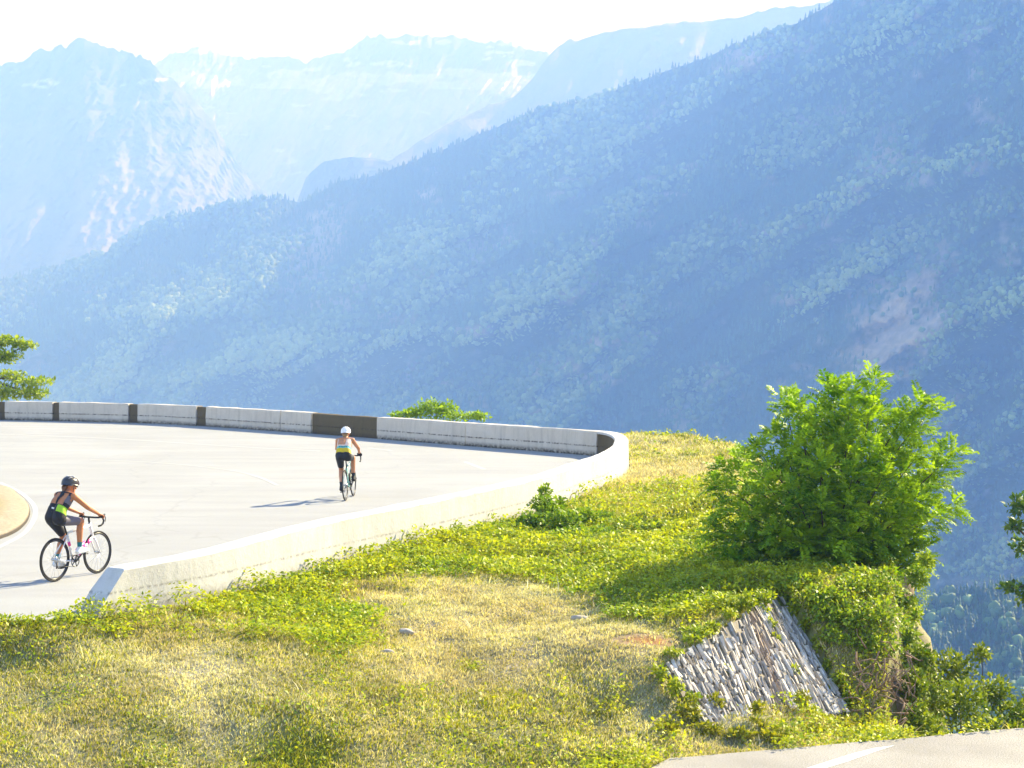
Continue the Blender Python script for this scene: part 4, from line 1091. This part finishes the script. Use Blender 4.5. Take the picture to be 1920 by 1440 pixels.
# ================================================================== BICYCLES AND RIDERS
def mP(n, c, **k): return mat_plain(n, c, **k)
K_rub = mP('tyre_rubber', (.018, .018, .019), rough=.8); K_carb = mP('black_carbon', (.02, .02, .022), rough=.35, spec=.5); K_met = mP('steel', (.45, .46, .48), rough=.3, metal=1.0)
def bicycle(loc, heading, lean, label, fmat, accent, tape, crank):
    root = empty('bicycle', loc, heading); root.rotation_euler = (lean, 0, heading); root.scale = (.97,) * 3; tag(root, label, 'bicycle', 'racing bicycles on the hairpin')
    BB = (.42, 0, .275); HB, HT = (.885, 0, .60), (.815, 0, .83); ST_ = (.285, 0, .72)
    fr = MB(); fr.tube([HB, HT], [.026, .024], 10); fr.tube([BB, HB], [.026, .03], 10); fr.tube([BB, ST_], [.021, .018], 10); fr.tube([ST_, (.82, 0, .79)], [.018, .021], 10)
    for s in (-1, 1):
        fr.tube([(.42, .03 * s, .275), (.2, .05 * s, .30), (0, .065 * s, .34)], [.014, .011, .010], 8); fr.tube([(.285, .015 * s, .69), (.15, .04 * s, .52), (0, .065 * s, .345)], [.010, .009, .008], 8)
    fo = fr.build('frame', fmat, root)
    ac = MB()
    for t0, t1 in ((.25, .42), (.5, .62), (.7, .85)):
        a = np.array(BB) + (np.array(HB) - np.array(BB)) * t0; b_ = np.array(BB) + (np.array(HB) - np.array(BB)) * t1
        MB().tube([a, b_], .0312, 10).build('frame_decal', accent, fo)
    ac.tube([np.array(BB) * .45 + np.array(ST_) * .55, np.array(BB) * .3 + np.array(ST_) * .7], .0235, 10)
    ac.build('frame_decal', accent, fo)
    fk = MB()
    for s in (-1, 1): fk.tube([(.893, .03 * s, .59), (.925, .05 * s, .5), (1.0, .055 * s, .34)], [.018, .015, .010], 8)
    fk.tube([(.893, -.035, .59), (.893, .035, .59)], .02, 8); fk.build('fork', fmat, root)
    for x in (0.0, 1.0):
        w_ = bpy.data.objects.new('wheel', None); link(w_, root); w_.location = (x, 0, .34); w_.empty_display_size = .1
        an = np.linspace(0, 2 * math.pi, 49)[:-1]
        ring = lambda rr: [(rr * math.cos(a), 0, rr * math.sin(a)) for a in an]
        MB().tube(ring(.326), .0135, 8, close=True).build('tyre', K_rub, w_)
        rm = MB().tube(ring(.302), .0115, 6, close=True); rm.tube(ring(.292), .0095, 6, close=True); rm.build('rim', K_carb, w_)
        MB().tube([(0, -.06, 0), (0, -.03, 0), (0, .03, 0), (0, .06, 0)], [.012, .02, .02, .012], 10).build('hub', K_met, w_)
        sp = MB()
        for k in range(20):
            a = 2 * math.pi * k / 20; s = .026 if k % 2 else -.026
            sp.tube([(.018 * math.cos(a + .5), s, .018 * math.sin(a + .5)), (.292 * math.cos(a), 0, .292 * math.sin(a))], .0016, 4)
        sp.build('spokes', K_met, w_)
        if x == 0:
            cs = MB(); 
            for k in range(6): cs.tube([(0, -.034 - .0035 * k, 0), (0, -.036 - .0035 * k, 0)], .055 - .005 * k, 18)
            cs.build('cassette', K_met, w_)
    sd = MB(); pts = [(-.02, 0), (.02, .0), (.10, 0), (.2, 0), (.26, 0)]; wd = [.05, .068, .05, .022, .015]
    V = []
    for (x, _), h in zip(pts, wd):
        for y, z in ((-h, -.012), (-h * .6, .012), (0, .018), (h * .6, .012), (h, -.012), (0, -.022)): V.append((x + .06, y, .895 + z - .01 * (x > .15)))
    fl = [(i * 6 + j, i * 6 + (j + 1) % 6, (i + 1) * 6 + (j + 1) % 6, (i + 1) * 6 + j) for i in range(4) for j in range(6)] + [tuple(range(6))[::-1], tuple(24 + j for j in range(6))]
    so = sd.add(V, fl).build('saddle', K_carb, root)
    MB().tube([(.285, 0, .70), (.21, 0, .875)], .0145, 8).build('seat_post', K_carb, so)
    hb = MB(); hb.tube([(.815, 0, .82), (.80, 0, .90)], .017, 8); hb.tube([(.80, 0, .89), (.815, 0, .92)], .016, 8)
    arc = [(.875, 0, .96), (.875, .12, .96), (.88, .185, .962), (.925, .205, .965), (.965, .21, .95), (.985, .212, .905), (.965, .214, .86), (.915, .215, .835), (.855, .216, .83)]
    for s in (-1, 1): hb.tube([(x - .08, y * s, z - .04) for x, y, z in arc], .0145, 8)
    ho = hb.build('handlebar', tape, root)
    for s in (-1, 1):
        lv = MB(); lv.capsule((.87, .21 * s, .925), (.93, .21 * s, .96), .019, .014, 8); lv.tube([(.93, .21 * s, .945), (.95, .212 * s, .90), (.935, .214 * s, .84)], [.008, .007, .005], 6)
        lv.build('brake_lever', K_carb, ho)
    cr = MB(); pe = []
    for s, a in ((-1, crank), (1, crank + math.pi)):
        p = (.42 + .17 * math.cos(a), s * .075, .275 + .17 * math.sin(a)); cr.tube([(.42, s * .065, .275), p], [.016, .012], 8); pe.append((p, s))
    cr.tube([(.42, -.065, .275), (.42, .065, .275)], .02, 10)
    cr.tube([(.42 + .09 * math.cos(a), -.045, .275 + .09 * math.sin(a)) for a in np.linspace(0, 2 * math.pi, 33)[:-1]], .007, 5, close=True)
    for k in range(5):
        a = 2 * math.pi * k / 5; cr.tube([(.42, -.045, .275), (.42 + .09 * math.cos(a), -.045, .275 + .09 * math.sin(a))], .009, 5)
    co_ = cr.build('crankset', K_carb, root)
    for p, s in pe: MB().box((p[0], p[1] + s * .05, p[2]), (.075, .07, .018)).build('pedal', K_carb, co_)
    ch = MB(); 
    for z0, z1 in ((.275 + .09, .34 + .035), (.275 - .09, .34 - .1)): ch.tube([(.42, -.045, z0), (0.02, -.045, z1)], .004, 5)
    ch.tube([(.02, -.045, .24), (-.01, -.045, .21), (.0, -.045, .29)], .012, 6); ch.build('chain', K_carb, root)
    bt = MB(); a_, b_ = np.array(BB), np.array(HB); n_ = np.array((-.33, 0, .46)) / .566
    bt.tube([a_ + (b_ - a_) * t + n_ * .065 for t in (.28, .3, .58, .6, .68)], [.025, .036, .036, .022, .016], 10); bt.build('bottle', accent, root)
    pts_ = {s: (.42 + .17 * math.cos(a), s * .125, .275 + .17 * math.sin(a)) for s, a in ((-1, crank), (1, crank + math.pi))}
    return root, pts_

def body_mesh(J, hand_bar):
    """one continuous figure: overlapping tapered forms fused by a voxel remesh. returns verts, faces, bones"""
    mb = MB(); bones = []
    def bone(nm, a, b_, ra, rb, seg=16): mb.capsule(a, b_, ra, rb, seg); bones.append((nm, np.array(a, float), np.array(b_, float), ra, rb))
    v = lambda *a: np.array(a, float)
    PE, CH, UP, NK, HD = J['pelvis'], J['chest'], J['upper'], J['neck'], J['head']
    for s in (-1, 1):
        bone('torso', PE + v(-.01, s * .07, 0), PE + v(.03, s * .06, .12), .105, .092)
        bone('torso', PE + v(.03, s * .055, .12), CH + v(0, s * .065, 0), .09, .098)
        bone('torso', CH + v(0, s * .065, 0), UP + v(0, s * .085, -.01), .098, .075)
        bone('torso', UP + v(.0, s * .03, .01), J['sh'][s], .068, .052)
        bone('uarm', J['sh'][s], J['el'][s], .048, .038); bone('farm', J['el'][s], J['wr'][s], .037, .025)
        bone('thigh', J['hip'][s], J['kn'][s], .088, .056); bone('shin', J['kn'][s], J['kn'][s] * .62 + J['an'][s] * .38 + v(-.018, 0, 0), .054, .053); bone('shin', J['kn'][s] * .62 + J['an'][s] * .38 + v(-.018, 0, 0), J['an'][s], .052, .032)
        heel, toe = J['an'][s] + v(-.05, 0, -.06), J['toe'][s]
        bone('foot', J['an'][s], heel, .036, .034); bone('foot', heel, toe, .036, .026); bone('foot', J['an'][s] + v(.02, 0, -.02), toe, .034, .026)
        # hand: palm over the bar, four fingers curled round it, thumb from the side
        w_ = J['wr'][s]; k = hand_bar[s]; fwd = unit(k - w_); side = v(0, 1, 0); dn = v(.25, 0, -1); dn = dn / np.linalg.norm(dn)
        for o in (-.026, -.009, .009, .026): bone('hand', w_ + side * o * .6, k + side * o, .016, .0125, 10)
        for o, ln in ((-.034, .8), (-.0115, 1.0), (.0115, .95), (.034, .82)):
            a = k + side * o; b1 = a + (fwd * .8 + dn * .35) * .036 * ln; b2 = b1 + dn * .03 * ln; b3 = b2 + (dn * .4 - fwd) * .022 * ln
            bone('hand', a, b1, .0108, .010, 8); bone('hand', b1, b2, .010, .0095, 8); bone('hand', b2, b3, .0093, .0085, 8)
        tb_ = w_ * .55 + k * .45 - side * s * .03; t1 = tb_ - side * s * .028 + fwd * .028; t2 = t1 + fwd * .022 + dn * .022
        bone('hand', tb_, t1, .0125, .011, 8); bone('hand', t1, t2, .011, .009, 8)
    bone('torso', PE, CH, .095, .1); bone('torso', CH, UP, .098, .075)
    bone('neck', NK, HD + v(-.03, 0, -.06), .056, .052)
    q = J['head_rot']; hr = q.to_matrix(); H = lambda x, y, z: HD + np.array(hr @ Vector((x, y, z)))
    mb.ellipsoid(H(-.005, 0, .02), (.098, .076, .095), 20, 12, q.to_matrix().to_quaternion()); bones.append(('head', H(-.02, 0, .03), H(.01, 0, 0), .09, .08))
    bone('head', H(.035, 0, -.055), H(.062, 0, -.085), .056, .034); bone('head', H(-.01, .035, -.05), H(.055, .012, -.085), .035, .03, 10); bone('head', H(-.01, -.035, -.05), H(.055, -.012, -.085), .035, .03, 10)
    bone('head', H(.088, 0, .0), H(.108, 0, -.03), .011, .016, 10); bone('head', H(.08, -.03, .016), H(.08, .03, .016), .016, .016, 10)
    bone('head', H(.084, -.02, -.062), H(.084, .02, -.062), .0105, .0105, 8)
    for s in (-1, 1): mb.ellipsoid(H(-.01, s * .078, -.01), (.02, .008, .033), 10, 7); bones.append(('head', H(-.01, s * .078, -.01), H(-.01, s * .08, -.012), .02, .02))
    tmp = mb.build('tmp', None)
    md = tmp.modifiers.new('r', 'REMESH'); md.mode = 'VOXEL'; md.voxel_size = .0075
    sm_ = tmp.modifiers.new('s', 'SMOOTH'); sm_.factor = .5; sm_.iterations = 3
    dg = bpy.context.evaluated_depsgraph_get(); me = bpy.data.meshes.new_from_object(tmp.evaluated_get(dg))
    V = np.empty(len(me.vertices) * 3, np.float32); me.vertices.foreach_get('co', V); V = V.reshape(-1, 3).astype(float)
    Nn = np.empty(len(me.vertices) * 3, np.float32); me.vertices.foreach_get('normal', Nn); Nn = Nn.reshape(-1, 3).astype(float)
    Fq = [tuple(p.vertices) for p in me.polygons]
    old = tmp.data; bpy.data.objects.remove(tmp); bpy.data.meshes.remove(old); bpy.data.meshes.remove(me)
    F4 = np.array([f for f in Fq if len(f) == 4]); F3 = np.array([f for f in Fq if len(f) == 3]).reshape(-1, 3)
    best = np.full(len(V), 1e9); bi = np.zeros(len(V), int); bt = np.zeros(len(V))
    for i, (nm, a, b_, ra, rb) in enumerate(bones):
        ab = b_ - a; t = np.clip(((V - a) @ ab) / (ab @ ab + 1e-12), 0, 1); d = np.linalg.norm(V - a - t[:, None] * ab, axis=1) - (ra + (rb - ra) * t)
        m = d < best; best[m] = d[m]; bi[m] = i; bt[m] = t[m]
    names = np.array([b_[0] for b_ in bones])[bi]
    return V, Nn, F4, F3, names, bt

def garment(name, V, Nn, F4, mask, off, mat, parent):
    fm = mask[F4].all(1); F_ = F4[fm]
    if not len(F_): return None
    u, inv = np.unique(F_, return_inverse=True)
    return np_mesh(name, V[u] + Nn[u] * off, inv.reshape(F_.shape), mat, parent, smooth_shade=True)

def rider(bike_loc, heading, lean, label, ped, cfg):
    v = lambda *a: np.array(a, float)
    sh = cfg.get('shift', 0.0); v0 = v
    root_ = None
    J = {'pelvis': v(.07, sh, .985), 'chest': v(.19, sh * .8, 1.205), 'upper': v(.275, sh * .6, 1.30), 'neck': v(.31, sh * .5, 1.335), 'head': v(.395, sh * .4, 1.455), 'head_rot': Matrix.Rotation(cfg['yaw'], 3, 'Z').to_quaternion() @ Matrix.Rotation(R(14), 3, 'Y').to_quaternion()}
    J['sh'] = {s: v(.285, sh * .6 + s * .165, 1.305) for s in (-1, 1)}
    J['hip'] = {s: J['pelvis'] + v(.0, s * .085, -.035) for s in (-1, 1)}
    J['an'], J['toe'], J['kn'] = {}, {}, {}
    for s in (-1, 1):
        p = np.array(ped[s]); dp = cfg['foot'][s]
        J['toe'][s] = p + v(.07, 0, .045 - .5 * dp); J['an'][s] = p + v(-.105, -s * .012, .105 + dp)
        h, a = J['hip'][s], J['an'][s]; d = np.linalg.norm(a - h); L1, L2 = .42, .41
        d = min(d, L1 + L2 - .01); e = unit(a - h); x_ = (L1 * L1 - L2 * L2 + d * d) / (2 * d); hh = math.sqrt(max(0, L1 * L1 - x_ * x_))
        f = v(1, s * .12, .25); f = unit(f - e * (f @ e)); J['kn'][s] = h + e * x_ + f * hh
    bar = {s: v(.85, s * .208, .958) for s in (-1, 1)}
    J['wr'] = {s: v(.785, s * .205, .985) for s in (-1, 1)}; J['el'] = {}
    for s in (-1, 1):
        h, a = J['sh'][s], J['wr'][s]; d = np.linalg.norm(a - h); L1 = max(.30, d * .53); L2 = max(.27, d * .50); e = (a - h) / d
        x_ = (L1 * L1 - L2 * L2 + d * d) / (2 * d); hh = math.sqrt(max(0, L1 * L1 - x_ * x_)); f = v(-.2, s * .8, -.6); f = unit(f - e * (f @ e)); J['el'][s] = h + e * x_ + f * hh
    V, Nn, F4, F3, nm, bt = body_mesh(J, bar)
    o = np_mesh('person', V, [F4, F3], cfg['skin'], None, smooth_shade=True)
    o.scale = (.97,) * 3; o.location = bike_loc; o.rotation_euler = (lean, 0, heading); tag(o, label, 'person', 'cyclists on the hairpin')
    # torso height coordinate along pelvis -> neck
    ax = J['neck'] - J['pelvis']; t = ((V - J['pelvis']) @ ax) / (ax @ ax); yy = V[:, 1] - sh * (1 - .5 * t)
    back = Nn @ unit(np.array([-ax[2], 0, ax[0]])) > 0.05
    cfg['clothes'](o, V, Nn, F4, nm, bt, t, yy, back)
    # helmet
    q = J['head_rot']; hr = q.to_matrix(); HD = J['head']
    hm = MB(); rings_ = 10; sg = 28; VV = []
    for i in range(rings_ + 1):
        ph = (i / rings_) * R(100)
        for k in range(sg):
            a = 2 * math.pi * k / sg; x = .15 * math.sin(ph) * math.cos(a) - .012; y = .108 * math.sin(ph) * math.sin(a); z = .112 * math.cos(ph) + .035
            if i == rings_: z += -.022 * (math.cos(a) < -.2) + .012 * math.cos(a)
            grv = .008 * (abs(math.sin(y / .108 * 7.5)) > .75) * (0 < i < rings_ - 1); 
            p = Vector((x, y, z)) * (1 - grv * 4); VV.append(HD + np.array(hr @ p))
    fl = [(i * sg + k, (i + 1) * sg + k, (i + 1) * sg + (k + 1) % sg, i * sg + (k + 1) % sg) for i in range(rings_) for k in range(sg)]
    fl.append(tuple(rings_ * sg + k for k in range(sg)))
    ho = hm.add(VV, fl).build('helmet', cfg['helmet'], o)
    vt = MB()
    for yv_ in (-.062, -.022, .022, .062):
        for x0, x1 in ((-.105, -.04), (-.015, .05), (.07, .115)):
            pts = []
            for x in np.linspace(x0, x1, 4):
                rr = max(0, 1 - ((x + .012) / .15) ** 2 - (yv_ / .108) ** 2); pts.append(HD + np.array(hr @ Vector((x, yv_, .112 * math.sqrt(rr) + .035))))
            vt.tube(pts, [.004, .009, .009, .004], 6)
    vt.build('vent', cfg['vent'], ho)
    for s in (-1, 1): MB().tube([HD + np.array(hr @ Vector(p)) for p in ((.0, s * .1, .02), (.0, s * .088, -.04), (.04, s * .05, -.095))], .004, 5).build('strap', K_carb, ho)
    for s in (-1, 1): MB().ellipsoid(HD + np.array(hr @ Vector((.083, s * .031, -.002))), (.012, .013, .011), 10, 6).build('eye', K_white, o)
    gl = MB(); gl.tube([HD + np.array(hr @ Vector(p)) for p in ((.0, -.083, .01), (.075, -.07, .004), (.105, -.03, 0), (.108, 0, .004), (.105, .03, 0), (.075, .07, .004), (.0, .083, .01))], [.003, .012, .016, .006, .016, .012, .003], 6)
    gl.build('sunglasses', K_carb, o)
    hh_ = MB()
    for k in range(7):
        y0 = (k - 3) * .018; hh_.tube([HD + np.array(hr @ Vector(p)) for p in ((-.085, y0, .0), (-.11, y0 * .9, -.05), (-.105, y0 * .5, -.1), (-.10, y0 * .4, -.1 - cfg['hair_len']))], [.012, .015, .011, .004], 6)
    hh_.build('hair', cfg['hair'], o)
    return o
K_white = mP('white_glossy', (.75, .75, .75), rough=.35, spec=.5); K_blk = mP('black_lycra', (.014, .014, .017), rough=.6); K_grey = mP('grey_lycra', (.13, .12, .15), rough=.6); K_lime = mP('lime_lycra', (.30, .55, .03), rough=.6)
K_skin1 = mP('tanned_skin', (.42, .17, .075), rough=.5, var=.08); K_skin2 = mP('light_tanned_skin', (.47, .22, .12), rough=.5, var=.08); K_teal = mP('teal_knit', (.02, .17, .18), rough=.8); K_tq = mP('turquoise_lycra', (.10, .42, .42), rough=.6); K_yel = mP('yellow_lycra', (.55, .42, .02), rough=.6)
K_pink = mP('pink_paint', (.75, .05, .30), rough=.35, spec=.5); K_mint = mP('mint_paint', (.28, .52, .47), rough=.35, spec=.5); K_bw = mP('white_paint', (.72, .72, .74), rough=.3, spec=.5); K_hair1 = mP('brown_hair', (.10, .045, .022), rough=.6); K_hair2 = mP('fair_hair', (.30, .19, .09), rough=.6)
K_pale = mP('pale_straps_lit_skin', (.66, .50, .42), rough=.7)  # one pale tone for the straps and for sunlight painted onto skin

def feet(o, V, Nn, F4, nm, bt, sock, shoe, sole):
    low = (nm == 'shin') & False
    shin = nm == 'shin'
    for s in (-1, 1):
        m = (nm == 'foot') & (V[:, 1] * s > 0); garment('shoe', V, Nn, F4, m, .006, shoe, o)
        zf = V[m][:, 2].max()
        ms = (shin | (nm == 'foot')) & (V[:, 1] * s > 0) & (V[:, 2] < zf + .075) & ((V[:, 2] > zf - .05))
        garment('sock', V, Nn, F4, ms & (shin | (V[:, 2] > zf - .03)), .0035, sock, o)
def clothes1(o, V, Nn, F4, nm, bt, t, yy, back):
    tor = nm == 'torso'; th = nm == 'thigh'
    garment('shorts', V, Nn, F4, (th & (bt < .86)) & ~((yy < -.02) & (bt > .12)) | (tor & (t < .10)), .006, K_blk, o)
    garment('shorts_panel', V, Nn, F4, th & (bt < .86) & (bt > .10) & (yy < -.018), .0062, K_grey, o)
    body = tor & (t >= .08) & (t < 1.0)
    bare = back & (t > .43) & (t < .93) & (np.abs(yy) > .018 + .05 * (t - .43)) & (np.abs(yy) < .115)
    arm_out = np.abs(yy) > .155
    jersey = body & ~bare & ~(arm_out & (t > .7))
    lime = jersey & (yy < -.055) & (t > .12) & (t < .40)
    lil = jersey & (yy < -.06) & (t > .52) & (t < .85)
    garment('jersey', V, Nn, F4, jersey, .005, K_blk, o)
    garment('jersey_panel', V, Nn, F4, lime, .0075, K_lime, o)
    garment('jersey_panel', V, Nn, F4, lil, .0075, K_grey, o)
    garment('jersey_logo', V, Nn, F4, jersey & back & (np.abs(yy - .015) < .03) & (t > .2) & (t < .27), .008, K_white, o)
    feet(o, V, Nn, F4, nm, bt, K_teal, K_white, K_blk)
def clothes2(o, V, Nn, F4, nm, bt, t, yy, back):
    tor = nm == 'torso'; th = nm == 'thigh'
    garment('shorts', V, Nn, F4, (th & (bt < .72)) | (tor & (t < .06)), .006, K_blk, o)
    body = tor & (t >= .05) & (t < 1.0)
    garment('jersey', V, Nn, F4, body & (t < .29), .007, K_yel, o)
    garment('jersey_band', V, Nn, F4, body & (t >= .27) & (t < .42), .0075, K_tq, o)
    for q in (-.07, -.025, .03, .075): garment('jersey_logo', V, Nn, F4, body & back & (t > .31) & (t < .38) & (np.abs(yy - q) < .016), .009, K_blk, o)
    bare = back & (t > .5) & (yy > -.04) & (yy < .12)
    garment('straps_lit_back', V, Nn, F4, body & (t >= .41) & ~bare & (t < .9) & (np.abs(yy) < .15), .005, K_pale, o)  # pale straps, plus the sunlit skin of the right upper back as colour
    hand = nm == 'hand'
    for s in (-1, 1): garment('glove', V, Nn, F4, hand & (V[:, 1] * s > 0), .002, K_blk, o)
    feet(o, V, Nn, F4, nm, bt, K_blk, K_blk, K_blk)

A1 = R(63); rc = at_z(103, 1091); fwd1 = np.array([math.cos(A1), math.sin(A1), 0])
b1, p1 = bicycle(tuple(rc), A1, R(0), 'white and pink racing bicycle ridden by the left cyclist', K_bw, K_pink, K_blk, R(38))
rider(tuple(rc), A1, R(0), 'cyclist in a dark helmet and black and lime kit riding the white and pink bicycle', p1,
      dict(skin=K_skin1, helmet=mP('dark_helmet_shell', (.03, .03, .035), rough=.3, spec=.6), vent=mP('helmet_stripe', (.35, .35, .38), rough=.4), hair=K_hair1, hair_len=.09, yaw=R(-14), foot={-1: .0, 1: .03}, shift=.03, clothes=clothes1))
A2 = R(85); rc2 = at_z(648, 939)
b2, p2 = bicycle(tuple(rc2), A2, R(-2), 'mint green racing bicycle in the middle of the bend', K_mint, K_blk, K_blk, R(40))
rider(tuple(rc2), A2, R(-2), 'cyclist in a white helmet seen from behind with yellow and turquoise jersey', p2,
      dict(skin=K_skin2, helmet=K_white, vent=K_blk, hair=K_hair2, hair_len=.02, yaw=R(0), foot={-1: .0, 1: .03}, shift=.02, clothes=clothes2))
